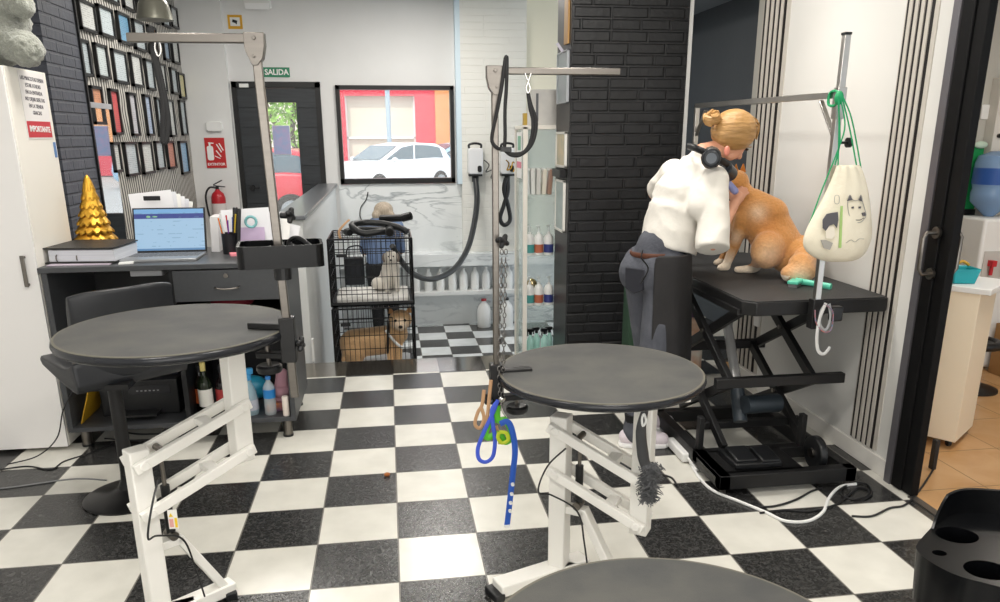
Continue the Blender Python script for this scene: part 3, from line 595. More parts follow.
c = mixc(nt, mth(nt, 'GREATER_THAN', Z, 1.196), '#a9cdea', '#2d3f8f'); c = mixc(nt, mth(nt, 'GREATER_THAN', Z, 1.222), c, '#7db4e3'); c = mixc(nt, mth(nt, 'LESS_THAN', Z, 1.035), c, '#5f8fbd')
nl = mth(nt, 'MULTIPLY', mth(nt, 'LESS_THAN', mth(nt, 'FRACT', mth(nt, 'MULTIPLY', Z, 45)), .25), mth(nt, 'GREATER_THAN', noise(nt, P, 25, 2), .58)); c = mixc(nt, mth(nt, 'MULTIPLY', nl, .35), c, '#5e86a8')
nt.links.new(c, b.inputs['Emission Color']); b.inputs['Emission Strength'].default_value = .85; b.inputs['Base Color'].default_value = (.02, .02, .02, 1)
obj('screen', MB().box(-1.385, -1.015, 1.9185, 1.9195, 1.024, 1.254, RL, PL), SCR, ld)
wi = MB().ell((-1.31, 1.91, 1.21), (.012, .0006, .006)).ell((-1.275, 1.91, 1.21), (.014, .0006, .004))
obj('page_logo', MB().add([RL @ (Vector(v) - Vector(PL)) + Vector(PL) + Vector((0, .0085, 0)) for v in wi.v], wi.f), M('logo_green', '#7fb48c', 0.5), ld)
tagp(obj('desk_tag', MB().box(-1.385, -1.315, 1.60, 1.66, 1.0003, 1.006, rz(.2)), WHP), 'small white card at the desk edge in front of the laptop', 'card')
tagp(obj('ear_buds_case', MB().ell((-1.375, 2.02, 1.015), (.03, .025, .015)), WHP, smooth=True), 'small white rounded case behind the binder corner', 'case')
# document trays behind the laptop
t = thing('document_holder', (-1.30, 2.13, 1.0), 'clear document holder stuffed with white papers behind the laptop', 'document holder')
for i in range(6):
    obj('paper_sheet', MB().box(-1.41 + i * .004, -1.175 + i * .006, 2.06 + i * .012, 2.0615 + i * .012, 1.03 + i * .003, 1.335 - i * .006, rx(-.12) @ ry(.05 * (i - 2)), (-1.30, 2.08, 1.03)), M('paper_tone_%d' % (i % 3), ['#e7e7ea', '#dcdde2', '#efeeea'][i % 3], .8), t)
obj('tray', MB().box(-1.43, -1.16, 2.05, 2.15, 1.0, 1.03), M('clear_grey_plastic', '#c9ccd0', 0.2), t, bevel=.004)
obj('clip', MB().box(-1.345, -1.255, 2.04, 2.048, 1.29, 1.315), BLK, t, bevel=.002)
# pen cup and pens
t = thing('pen_cup', (-.875, 1.90, 1.0), 'black mesh pen cup on the desk to the right of the laptop', 'pen cup')
obj('cup', MB().lathe([(.036, 0), (.038, .002), (.040, .115), (.042, .117), (.038, .117), (.035, .006)], (-.875, 1.90, 1.0), 24), M('black_wire_mesh', '#1c1c20', .4, 0.4), t, smooth=True)
random.seed(3)
for i, (cc, hh) in enumerate([('#d8b92c', .21), ('#2747a8', .19), ('#c52f3a', .20), ('#2f9a55', .18), ('#e07a2a', .19), ('#ececec', .22), ('#6a2f8f', .18), ('#22232a', .21)]):
    a = i * 2 * PI / 8; bx_, by_ = -.875 + .018 * math.cos(a), 1.90 + .018 * math.sin(a); tx, ty = -.875 + .034 * math.cos(a + .2), 1.90 + .034 * math.sin(a + .2)
    p_ = thing('pen', (bx_, by_, 1.008), '%s pen standing in the mesh cup beside the laptop' % ['yellow', 'blue', 'red', 'green', 'orange', 'white', 'purple', 'black'][i], 'pen', 'pens in the mesh cup')
    e = Vector((bx_, by_, 1.008)).lerp(Vector((tx, ty, 1.12)), hh / .118)
    obj('barrel', MB().cyl((bx_, by_, 1.008), e, .004, 8), M('pen_%d' % i, cc, .3), p_, smooth=True)
    obj('cap', MB().cyl(e, e + (e - Vector((bx_, by_, 1.008))).normalized() * .012, .0046, 8), M('pen_%d' % i), p_, smooth=True)
t = thing('stapler', (-.845, 1.93, 1.125), 'black stapler standing upright in the pen cup', 'stapler')
obj('body', MB().beam((-.85, 1.915, 1.02), (-.83, 1.93, 1.255), .026, .03), BLK, t, bevel=.006); obj('base_arm', MB().beam((-.83, 1.90, 1.03), (-.805, 1.905, 1.25), .022, .012), BLK, t, bevel=.004)
t = thing('sheet_holder', (-.74, 2.08, 1.0), 'stack of loose white sheets leaning beside the pens, under the steel pole', 'papers')
for i in range(4):
    obj('paper_sheet', MB().box(-.93 + i * .03, -.66 + i * .04, 2.05 + i * .02, 2.052 + i * .02, 1.002, 1.235 - i * .012, rx(-.1) @ ry(.1 * i - .05), (-.8, 2.05, 1.02)), M('paper_tone_%d' % (i % 3)), t)
obj('lilac_folder', MB().box(-.86, -.70, 2.03, 2.033, 1.002, 1.13, rx(-.1), (-.8, 2.03, 1.0)), M('lilac_card', '#c3aecb', .6), t)
tagp(obj('sticky_notes', MB().box(-.865, -.80, 1.80, 1.87, 1.0003, 1.012, rz(.3)), M('pink_notes', '#e58b95', .7)), 'pink pad of sticky notes in front of the pen cup', 'note pad')
tagp(obj('white_book', MB().box(-.99, -.945, 1.98, 2.13, 1.0, 1.20, ry(.05)), M('white_gloss_cover', '#dddcdd', .3), bevel=.002), 'upright white folder between laptop and pen cup', 'folder')
tagp(obj('tape_roll', MB().tube([(-.765 + .03 * math.cos(a), 2.00, 1.165 + .03 * math.sin(a)) for a in [i * PI / 8 for i in range(16)]], .008, 8, closed=True), M('teal_tape', '#7fb9bc', .4), smooth=True), 'teal tape roll against the papers by the pen cup', 'tape')
# things on the desk's bottom shelf
SH = .125
t = thing('printer', (-1.41, 1.86, SH), 'black inkjet printer on the bottom shelf of the desk', 'printer')
obj('body', MB().box(-1.62, -1.20, 1.72, 2.08, SH, .33), BLK, t, bevel=.008)
obj('control_panel', MB().box(-1.46, -1.24, 1.713, 1.72, .25, .30), M('panel_dark', '#26272b', .2), t)
pb = MB()
for i in range(6): pb.box(-1.42 + i * .022, -1.41 + i * .022, 1.710, 1.713, .268, .274)
obj('buttons', pb, M('button_grey', '#a8a8aa', .4), t); obj('output_tray', MB().box(-1.54, -1.30, 1.62, 1.72, SH + .02, SH + .035), BLK, t, bevel=.003)
tagp(obj('router_box', MB().box(-1.42, -1.21, 1.80, 2.02, .33, .40), M('dark_blue_black', '#1b1d28', .4), bevel=.006), 'dark box standing on top of the black printer', 'box')
tagp(obj('cardboard_sleeve', MB().box(-1.34, -1.17, 2.10, 2.13, .42, .52), PAPER), 'white card leaning behind the box on the printer', 'card')
tagp(obj('yellow_folder', MB().box(-1.70, -1.695, 1.62, 1.90, .127, .36, ry(.32) , (-1.70, 1.7, .127)), M('mustard_card', '#c79a1e', .6)), 'mustard yellow folder leaning inside the left end of the desk', 'folder')
tagp(obj('wall_mouse', MB().ell((-1.56, 1.68, .37), (.02, .02, .012)), BLK, smooth=True), 'small black gadget beside the printer top', 'gadget') if False else None
def wine(x, y, h, label, glass, lab, capc):
    t = thing('wine_bottle', (x, y, SH), label, 'bottle', 'bottles on the desk shelf'); r = .038
    obj('glass_body', MB().lathe([(r * .9, 0), (r, .006), (r, h * .6), (r * .8, h * .68), (.014, h * .76), (.013, h * .97), (.0145, h)], (x, y, SH), 24), M('bottle_' + glass, glass, .08), t, smooth=True)
    obj('label', MB().lathe([(r + .0006, h * .2), (r + .0008, h * .52)], (x, y, SH), 24), M('label_' + lab, lab, .6), t, smooth=True)
    obj('capsule', MB().lathe([(.015, h * .85), (.0155, h * 1.0), (.013, h * 1.005)], (x, y, SH), 16), M('capsule_' + capc, capc, .4), t, smooth=True)
wine(-1.04, 1.66, .31, 'green wine bottle with a pale label and yellow capsule on the desk shelf', '#1c2417', '#e8e6df', '#d3c37c')
wine(-1.085, 1.75, .27, 'dark bottle with an orange label behind the wine bottle', '#191310', '#b9582c', '#1d1d1f')
wine(-.955, 1.70, .28, 'dark bottle with a red label to the right of the wine bottle', '#1a1214', '#a33636', '#222226')
# spray bottle
def clear_mat(name, col): return M(name, col, 0.05, 0, .5, alpha=.45)
t = thing('spray_bottle', (-.80, 1.65, SH), 'clear spray bottle with a blue trigger head on the desk shelf', 'spray bottle')
obj('bottle', MB().lathe([(.040, 0), (.044, .01), (.043, .07), (.036, .13), (.022, .17), (.016, .185), (.016, .20)], (-.80, 1.65, SH), 24), clear_mat('clear_blue_plastic', '#bcd7e2'), t, smooth=True)
obj('trigger_head', MB().cyl((-.80, 1.65, SH + .20), (-.80, 1.65, SH + .235), .018, 14).beam((-.845, 1.63, SH + .255), (-.775, 1.66, SH + .25), .028, .034).beam((-.83, 1.635, SH + .245), (-.845, 1.63, SH + .20), .012, .01), M('sky_blue_plastic', '#3d93c9', .35), t, bevel=.004)
obj('label', MB().lathe([(.0445, .03), (.0435, .09)], (-.80, 1.65, SH), 24), clear_mat('frosted_label', '#e6e2ef'), t, smooth=True)
t = thing('water_bottle', (-.69, 1.63, SH), 'small plastic water bottle with a blue label on the desk shelf', 'water bottle')
obj('bottle', MB().lathe([(.029, 0), (.033, .008), (.032, .04), (.0335, .05), (.032, .09), (.0335, .10), (.033, .155), (.026, .175), (.013, .195), (.012, .205)], (-.69, 1.63, SH), 24), clear_mat('clear_water_plastic', '#dbe6ea'), t, smooth=True)
obj('label', MB().lathe([(.0345, .10), (.0345, .15)], (-.69, 1.63, SH), 24), M('blue_water_label', '#2c7fc4', .4), t, smooth=True)
obj('cap', MB().cyl((-.69, 1.63, SH + .205), (-.69, 1.63, SH + .222), .015, 16), M('cap_blue', '#3f82c8', .4), t, bevel=.002)
tagp(obj('candle', MB().lathe([(.017, 0), (.019, .004), (.019, .11), (.016, .114)], (-.60, 1.59, SH), 20), M('ivory_wax', '#e9ddd3', .5), smooth=True), 'short ivory candle at the right end of the desk shelf', 'candle')
tagp(obj('blue_wipes_pack', MB().ell((-.83, 1.90, SH + .075), (.10, .07, .075)), M('turquoise_wrap', '#2a8fb0', .35), smooth=True), 'turquoise plastic pack behind the spray bottle', 'wipes pack')
t = thing('towel_roll', (-.63, 1.78, SH), 'rolled pink and mauve towel at the back of the desk shelf', 'towel')
obj('towel', MB().cap((-.64, 1.74, SH + .06), (-.63, 1.76, SH + .19), .05, .036).ell((-.635, 1.72, SH + .10), (.05, .05, .035)), M('mauve_terry', '#b88c98', .95, bump=.5, bscale=150), t, smooth=True)
tagp(obj('orange_packet', MB().box(-.72, -.60, 1.66, 1.70, SH, SH + .05, rz(.2)), M('orange_blue_packet', '#c9742e', .5, noise=.9, nscale=14, ncol='#26407c'), bevel=.005), 'orange and blue packet lying between water bottle and candle', 'packet')
tagp(obj('maroon_bag', MB().ell((-.86, 1.75, .765), (.12, .10, .045)), M('maroon_cloth', '#6e1526', .8, bump=.4), smooth=True), 'maroon cloth bag on the shelf below the desk drawer', 'bag')

# office stool with shell seat
t = thing('shell_stool', (-1.27, .91, 0), 'black padded swivel stool with low back behind the left grooming table', 'stool')
SK = M('black_leatherette', '#232529', .38, bump=.08, bscale=250)
bx, by = -1.25, .93
obj('base_disc', MB().lathe([(.20, 0), (.205, .006), (.19, .014), (.10, .028), (.05, .05), (.033, .09), (.031, .12)], (bx, by, 0), 48), M('satin_black_steel', '#1f1f20', .3, .5), t, smooth=True)
obj('post', MB().cyl((bx, by, .09), (bx, by, .56), .030, 20), BLKM, t, smooth=True)
obj('gas_lift', MB().cyl((bx, by, .40), (bx, by, .60), .02, 16), CHR, t, smooth=True)
A = Vector((-1.33, .765, 0)); Bv = Vector((-.96, 1.07, 0)); ex = (Bv - A).normalized(); ey = Vector((-ex.y, ex.x, 0)); mid = (A + Bv) / 2
def TS(v): return mid + ex * v.x + ey * v.y + Vector((0, 0, v.z))
seat = []
prof = [(-.0, .60), (.02, .56), (.12, .565), (.28, .59), (.47, .605), (.50, .63), (.47, .655), (.28, .66), (.12, .655), (.03, .70)]
m = MB(); K = 9
def sweep(prof, hw, K, f=lambda u: 0):
    vs = []; n = len(prof)
    for i in range(K):
        u = -1 + 2 * i / (K - 1)
        for y, z in prof: vs.append(TS(Vector((u * hw * (1 - .05 * (y > .3)), y, z + f(u)))))
    fs = [(i * n + j, i * n + (j + 1) % n, (i + 1) * n + (j + 1) % n, (i + 1) * n + j) for i in range(K - 1) for j in range(n)]
    return vs, fs + [tuple(range(n))[::-1], tuple((K - 1) * n + j for j in range(n))]
m.add(*sweep(prof, .25, K)); obj('seat', m, SK, t, bevel=.01, sub=1)
bk = MB(); profb = [(.0, .60), (-.02, .75), (-.045, .93), (-.04, .975), (-.015, .98), (.01, .93), (.03, .75), (.05, .66)]
vs = []; n = len(profb)
for i in range(13):
    u = -1 + 2 * i / 12
    for y, z in profb: vs.append(TS(Vector((u * .225, y + .06 * u * u, z + (.03 if z > .9 else 0) - (.02 * abs(u) ** 4 if z > .9 else 0)))))
bk.add(vs, [(i * n + j, i * n + (j + 1) % n, (i + 1) * n + (j + 1) % n, (i + 1) * n + j) for i in range(12) for j in range(n)] + [tuple(range(n))[::-1], tuple(12 * n + j for j in range(n))])
obj('backrest', bk, SK, t, bevel=.008, sub=1)
obj('under_plate', MB().box(bx - .09, bx + .09, by - .09, by + .09, .555, .58), BLKM, t)

# framed certificates on the striped wall
FR = [(3.937, 4.282, 2.406, 2.625), (4.352, 4.705, 2.416, 2.647), (4.812, 5.138, 2.41, 2.662), (5.248, 5.58, 2.398, 2.659), (5.702, 5.981, 2.399, 2.667), (6.198, 6.422, 2.39, 2.637), (6.537, 6.811, 2.392, 2.637), (4.559, 4.92, 2.709, 2.86), (5.055, 5.359, 2.716, 2.93), (5.457, 5.761, 2.728, 2.96), (5.86, 6.162, 2.717, 2.95), (6.292, 6.581, 2.731, 2.96), (6.65, 6.93, 2.765, 2.98), (3.855, 4.035, 2.076, 2.336), (4.158, 4.428, 2.082, 2.341), (4.562, 4.906, 2.072, 2.339), (5.03, 5.34, 2.071, 2.353), (5.462, 5.725, 2.065, 2.343), (5.887, 6.152, 2.058, 2.344), (6.357, 6.60, 2.071, 2.335), (6.66, 6.92, 2.038, 2.308), (3.938, 4.183, 1.728, 2.014), (4.353, 4.563, 1.651, 2.016), (4.825, 5.028, 1.643, 2.01), (5.285, 5.482, 1.642, 2.016), (5.664, 5.807, 1.633, 2.007), (6.09, 6.305, 1.632, 2.006), (6.57, 6.80, 1.647, 2.017), (4.243, 4.42, 1.352, 1.596), (4.538, 4.878, 1.306, 1.594), (5.005, 5.343, 1.302, 1.591), (5.461, 5.736, 1.323, 1.596), (5.861, 6.15, 1.315, 1.594), (6.367, 6.69, 1.24, 1.59)]
TONES = ['#d7d9d6', '#c2ccd0', '#74a3c2', '#cfccc0', '#d39c6c', '#9fb2c6', '#c5cdd6']
spec_ = {2: '#6f9fc0', 4: '#d0935f', 5: '#9db0c4', 20: '#d8cf9d', 21: '#d79a78', 22: '#cf5f62', 32: '#cb8f7c', 33: '#8fb8da', 14: '#c8d2d2', 23: '#c9c9cf', 24: '#b7c5dc'}
ROWN = ['top row', 'second row', 'third row', 'fourth row', 'bottom row']
def cert_mat(hexc):
    nm = 'certificate_' + hexc
    if nm in MAT: return MAT[nm]
    m, nt, b = nodes_mat(nm, .25, .6); P, X, Y, Z = xyz(nt); f = mth(nt, 'FRACT', mth(nt, 'MULTIPLY', Z, 62)); n_ = noise(nt, P, 55, 2)
    l = mth(nt, 'MULTIPLY', mth(nt, 'LESS_THAN', f, .3), mth(nt, 'GREATER_THAN', n_, .5)); nt.links.new(mixc(nt, mth(nt, 'MULTIPLY', l, .5), hexc, '#4d5560'), b.inputs['Base Color']); return m
order = sorted(range(len(FR)), key=lambda i: FR[i][0])
rowof = lambda i: 0 if 7 <= i <= 12 else 1 if i <= 6 else 2 if i <= 20 else 3 if i <= 27 else 4
for i, (y0, y1, z0, z1) in enumerate(FR):
    rw = rowof(i); same = sorted([j for j in range(len(FR)) if rowof(j) == rw], key=lambda j: FR[j][0]); k_ = same.index(i); col = spec_.get(i, TONES[(i * 3) % 2])
    cn = {'#6f9fc0': 'blue', '#d0935f': 'orange', '#d79a78': 'salmon', '#cf5f62': 'red', '#8fb8da': 'sky blue', '#d8cf9d': 'yellowish'}.get(col, 'pale')
    nth = ['nearest', 'second', 'third', 'fourth', 'fifth', 'sixth', 'seventh', 'eighth'][k_]
    t = thing('framed_certificate', (-2.19, (y0 + y1) / 2, z0), '%s framed certificate, %s from the brick in the %s' % (cn, nth, ROWN[rw]), 'picture frame', 'framed certificates on the left wall')
    b_ = .022; fm = MB().box(-2.2, -2.172, y0, y1, z0, z0 + b_).box(-2.2, -2.172, y0, y1, z1 - b_, z1).box(-2.2, -2.172, y0, y0 + b_, z0, z1).box(-2.2, -2.172, y1 - b_, y1, z0, z1)
    obj('frame', fm, BLK, t); obj('sheet', MB().box(-2.198, -2.187, y0 + b_, y1 - b_, z0 + b_, z1 - b_), cert_mat(col), t)
# mirror strip on the same wall, reflecting the shop window
t = thing('wall_mirror', (-2.18, 4.1, .6), 'tall frameless mirror strip on the striped wall behind the gold tree', 'mirror')
obj('mirror_glass', MB().box(-2.199, -2.185, 3.86, 4.30, .6, 1.87), M('mirror_silver', '#dfe6ea', .02, 1.0), t)
obj('top_rail', MB().box(-2.2, -2.17, 3.83, 4.33, 1.85, 1.89), M('pale_grey_plastic'), t)

# signs on the back wall
t = thing('exit_sign', (-1.17, 7.0, 2.272), 'green SALIDA sign above the entrance door', 'sign')
obj('plate', MB().box(-1.335, -1.035, 6.99, 7.0, 2.285, 2.39), M('sign_green', '#0e7a53', .4), t)
text('lettering', 'SALIDA', .085, lambda v: Vector((-1.18 + v.x, 6.988 - v.z, 2.336 + v.y)), PAPER, t, bold=True, sx=.95)
t = thing('fire_sign', (-1.92, 6.92, 1.28), 'red EXTINTOR fire extinguisher sign with white pictogram', 'sign')
obj('plate', MB().box(-2.04, -1.82, 6.92, 6.928, 1.285, 1.62), M('sign_red', '#c22a2b', .4), t)
text('lettering', 'EXTINTOR', .04, lambda v: Vector((-1.93 + v.x, 6.918 - v.z, 1.325 + v.y)), PAPER, t, bold=True)
W_ = lambda pts: MB().prism(pts, 6.915, 6.9185, lambda v: Vector((v.x, v.z, v.y)))
obj('pictogram', MB().prism(rrect(-2.02, -1.95, 1.37, 1.53, .02, 4), 6.916, 6.919, lambda v: Vector((v.x, v.z, v.y))).box(-1.995, -1.975, 6.916, 6.919, 1.53, 1.56).beam((-2.0, 6.9175, 1.565), (-1.94, 6.9175, 1.56), .003, .012).beam((-1.94, 6.9175, 1.42), (-1.88, 6.9175, 1.39), .003, .008)
    .beam((-1.91, 6.9175, 1.55), (-1.86, 6.9175, 1.46), .003, .012).beam((-1.88, 6.9175, 1.56), (-1.84, 6.9175, 1.48), .003, .012).beam((-1.92, 6.9175, 1.48), (-1.87, 6.9175, 1.41), .003, .012), PAPER, t)
t = thing('camera_sign', (-1.6, 6.99, 2.78), 'yellow bordered surveillance camera sign above the entrance door', 'sign')
obj('plate', MB().box(-1.665, -1.51, 6.992, 7.0, 2.79, 2.935), M('sign_yellow', '#dba51c', .5), t)
obj('white_panel', MB().box(-1.64, -1.535, 6.989, 6.992, 2.82, 2.91), PAPER, t)
obj('camera_symbol', MB().beam((-1.615, 6.988, 2.875), (-1.565, 6.988, 2.86), .003, .03).beam((-1.59, 6.988, 2.862), (-1.57, 6.988, 2.84), .003, .01), BLK, t)
tagp(obj('alarm_sounder', MB().rbox(-2.0, -1.82, 1.69, 1.80, 6.89, 6.93, .03, 5, lambda v: Vector((v.x, v.z, v.y))), WHP, bevel=.008), 'white rounded alarm box above the red extinguisher sign', 'alarm box')
t = thing('emergency_light', (-1.33, 6.95, 2.97), 'white emergency light unit high on the back wall', 'emergency light')
obj('housing', MB().box(-1.47, -1.18, 6.93, 7.0, 3.0, 3.12), WHP, t, bevel=.01); obj('diffuser', MB().box(-1.455, -1.195, 6.915, 6.93, 2.985, 3.05), M('frosted_diffuser', '#f4f4f4', .3), t, bevel=.005)
# fire extinguisher
t = thing('fire_extinguisher', (-1.93, 6.80, .62), 'red fire extinguisher hanging below the red sign', 'fire extinguisher')
ex_, ey_ = -1.93, 6.82
obj('cylinder', MB().lathe([(.07, 0), (.08, .015), (.08, .33), (.065, .38), (.03, .41), (.022, .43)], (ex_, ey_, .62), 28), M('extinguisher_red', '#b3202a', .3), t, smooth=True)
obj('label', MB().lathe([(.081, .12), (.081, .27)], (ex_, ey_, .62), 28), M('extinguisher_label', '#d8cfcd', .5), t, smooth=True)
obj('valve', MB().cyl((ex_, ey_, 1.04), (ex_, ey_, 1.09), .018, 12).beam((ex_ - .04, ey_, 1.09), (ex_ + .09, ey_, 1.075), .02, .012).beam((ex_ - .04, ey_, 1.10), (ex_ + .06, ey_, 1.15), .02, .012), BLK, t, bevel=.003)
obj('hose', MB().tube([(ex_, ey_, 1.06), (ex_ - .08, ey_ - .02, 1.07), (ex_ - .13, ey_ - .03, .98), (ex_ - .12, ey_ - .04, .80), (ex_ - .09, ey_ - .06, .68)], .011, 8, 6), BLK, t, smooth=True)
# pendant lamp
t = thing('pendant_lamp', (-1.54, 3.5, 2.42), 'grey metal dome pendant lamp hanging above the certificates', 'pendant lamp')
obj('shade', MB().lathe([(.122, 0), (.120, .012), (.100, .10), (.075, .15), (.03, .175), (.012, .18), (.012, .175), (.07, .145), (.095, .095), (.115, .010)], (-1.54, 3.5, 2.42), 40), M('satin_grey_lampshade', '#8b8a7e', .35, .5), t, smooth=True)
obj('bulb', MB().ell((-1.54, 3.5, 2.445), (.09, .09, .022)), M('lamp_glow', '#ffffff', .5, emit='#fff6e4', estr=5), t, smooth=True)
obj('cord', MB().cyl((-1.54, 3.5, 2.6), (-1.54, 3.5, 3.2), .004, 6), BLK, t)
# cables on the floor by the wardrobe
CB = M('black_cable_rubber', '#1b1b1d', .5)
def cable(name, label, pts, r=.004, mat=None, cat='cable'):
    return tagp(obj(name, MB().tube(pts, r, 7, 8), mat or CB, smooth=True), label, cat)
cable('extension_lead', 'thin black cable rising from the floor up the wardrobe edge to the desk', [(-2.0, 1.40, .005), (-1.86, 1.43, .03), (-1.78, 1.50, .10), (-1.74, 1.53, .24), (-1.70, 1.60, .33)], .0035)
cable('extension_lead', 'black cable looping over the tiles in front of the wardrobe', [(-2.1, 1.30, .004), (-1.9, 1.36, .004), (-1.75, 1.30, .004), (-1.72, 1.40, .004), (-1.62, 1.50, .004), (-1.55, 1.62, .004)], .004)
cable('extension_lead', 'grey cable lying straight across a white tile by the wardrobe', [(-2.2, 1.12, .004), (-1.9, 1.10, .004), (-1.6, 1.16, .004), (-1.42, 1.12, .004)], .004, M('grey_cable', '#7a7b7c', .5))
cable('extension_lead', 'black cable coiled beneath the desk', [(-1.62, 1.70, .004), (-1.4, 1.64, .004), (-1.2, 1.72, .004), (-1.15, 1.86, .004), (-1.35, 1.92, .004), (-1.55, 1.84, .004), (-1.45, 1.72, .012), (-1.2, 1.70, .012)], .005)
# ------------------------------------------------------------------ middle: straps, chains, wash area, cages, street
_CO = Vector((0.0224, -2.5938, 1.6377))
def at(x, y, Y):   # world point at depth Y seen at image position (x, y)
    d = _F + _R * ((x - 501.7) / 764.8) - _U * ((y - 358.33) / 764.8); return _CO + d * ((Y - _CO.y) / d.y)
def pth(pts, Y): return [at(p[0], p[1], p[2] if len(p) > 2 else Y) for p in pts]
STRAP = M('black_nylon', '#131315', .6, bump=.2, bscale=300); BLUE = M('blue_leash_nylon', '#2457b8', .55, bump=.2, bscale=300); BLUE2 = M('royal_blue_nylon', '#3a54c4', .5)
LEATH = M('tan_leather', '#b08a66', .6); GREEN = M('lime_green_rubber', '#58b52c', .4); STEEL = M('shiny_steel', '#c9c7c3', .2, 1.0)
def strap(name, label, cat, pts, Y, w=.006, flat=.35, mat=STRAP, group=None, parts=(), **k):
    return tagp(obj(name, MB().tube(pth(pts, Y), w, 8, 7, flat=flat, **k), mat, smooth=True), label, cat, group)
t = thing('grooming_noose', at(150, 30, -.08), 'black nylon grooming noose hanging from the left steel bar', 'noose')
obj('strap', MB().tube(pth([(151, 27), (153, 44), (157, 62), (162, 84), (166, 105), (168, 122), (166, 140), (163, 141), (163, 120), (163, 100), (158, 75), (153, 50), (150, 27)], -.08), .0085, 8, 5, flat=.4), STRAP, t, smooth=True)
obj('metal_clip', MB().tube(pth([(156, 36), (160, 43), (161, 52), (158, 56), (155, 48), (156, 38)], -.09), .003, 6, 4), STEEL, t, smooth=True)
t = thing('grooming_noose', at(505, 63, .03), 'black noose looped over the mid-room steel bar close to its pole', 'noose')
obj('strap', MB().tube(pth([(505, 60), (502, 85), (497, 112), (493, 130), (492, 141), (496, 147), (503, 149), (505, 140), (505, 110), (506.5, 85), (507, 60), (506, 57), (505, 60)], .005), .006, 8, 5, flat=.45), STRAP, t, smooth=True)
obj('slider', MB().box(.395, .43, -.02, .0, 1.585, 1.60), BLK, t)
t = thing('grooming_noose', at(528, 72, .03), 'black noose hanging free from the mid-room steel bar on a metal clip', 'noose')
obj('strap', MB().tube(pth([(528, 93), (531, 105), (536, 120), (535, 135), (530, 147), (520, 155), (511, 155), (505, 150), (512, 154), (524, 152), (531, 140), (533, 122), (530, 108), (528, 93)], .015), .006, 8, 5, flat=.5), STRAP, t, smooth=True)
obj('metal_clip', MB().tube(pth([(525, 73), (528, 80), (531, 73), (528, 82), (526, 88), (528, 93), (530, 88), (528, 82)], .01), .0028, 6, 4), STEEL, t, smooth=True)
def chain(name, label, pts, Y, lk=.020, r=.0019, mat=STEEL):
    t = thing(name, at(pts[0][0], pts[0][1], Y), label, 'chain'); P = catmull(pth(pts, Y), 10); m = MB(); acc = 0; k = 0; last = P[0]
    for p, q in zip(P, P[1:]):
        d = q - p; acc += d.length
        if acc >= lk * .72:
            acc = 0; dn = d.normalized(); s1 = dn.cross(Vector((0, 1, 0))).normalized(); s2 = dn.cross(s1) if k % 2 else s1; c = q
            m.tube([c + dn * math.cos(a) * lk / 2 + s2 * math.sin(a) * lk * .28 for a in [i * PI / 4 for i in range(8)]], r, 5, closed=True); k += 1
    obj('chain_links', m, M('dull_chain_steel', '#7d7a77', .35, 1.0), t, smooth=True); return t
chain('slip_chain', 'steel slip chain hanging from the star knob of the mid-room pole', [(502, 246), (501, 290), (500, 330), (499, 365), (500, 402)], .0)
chain('slip_chain', 'second steel chain doubled beside the slip chain on the mid-room pole', [(506, 246), (505, 290), (504, 340), (503, 380), (502, 404)], -.01)
t = thing('swivel_snap', at(502, 398, -.01), 'steel swivel snap hook at the end of the hanging chains', 'snap hook')
obj('hook', MB().tube(pth([(502, 400), (501, 406), (503, 412), (506, 417), (504, 421), (499, 420), (498, 414), (501, 409)], -.012), .004, 8, 5), STEEL, t, smooth=True)
obj('swivel', MB().ell(at(502, 399, -.012), (.014, .009, .012)), STEEL, t, smooth=True)
strap('blue_leash', 'royal blue leash looped below the hanging chains', 'leash', [(498, 400), (492, 415), (484, 432), (478, 448), (479, 459), (486, 462), (493, 456), (495, 440), (493, 425), (492, 410), (497, 402)], -.03, .0075, .3, BLUE2)
t = thing('stud_strap', at(512, 440, -.03), 'bright blue strap with white studs hanging almost to the floor', 'strap')
obj('strap', MB().tube(pth([(500, 424), (508, 422), (513, 434), (515, 452), (513, 472), (510, 500), (507, 526)], -.03), .011, 8, 6, flat=.25, up0=(1, 0, 0)), BLUE, t, smooth=True)
for y_, x_ in ((484, 512.5), (493.5, 511.5), (502.5, 510.5), (510.5, 510)):
    c = at(x_, y_, -.04); obj('stud', MB().cyl(c, c + Vector((0, -.008, 0)), .0065, 12), WHP, t, smooth=True)
obj('end_tip', MB().box(at(507, 526, -.03).x - .010, at(507, 526, -.03).x + .010, -.034, -.026, at(507, 526, -.03).z - .006, at(507, 526, -.03).z + .006), WHP, t)
strap('green_tag', 'lime green rubber strap bunched at the end of the chains', 'strap', [(497, 406), (498, 420), (505, 420), (511, 430), (511, 438), (505, 442), (498, 433), (488, 438), (486, 430), (494, 420)], -.02, .012, .4, GREEN)
strap('yellow_tag', 'small yellow-green ring beneath the green strap on the chains', 'ring', [(499, 432), (506, 433), (508, 440), (502, 443), (498, 438), (499, 432)], -.035, .007, .5, M('yellow_green', '#b7c72a', .4))
for i_, (pts_, lb) in enumerate([([(491, 380), (489, 400), (487, 420), (484, 436)], 'light tan leather strip hanging left of the blue leash'), ([(484, 390), (482, 405), (478, 412), (475, 424), (480, 428), (484, 418), (481, 407)], 'crumpled tan leather muzzle strap below the black knob'), ([(496, 426), (499, 436), (500, 444)], 'short brown leather end under the green strap')]):
    strap('leather_strap', lb, 'strap', pts_, -.02, .0065, .4, LEATH)

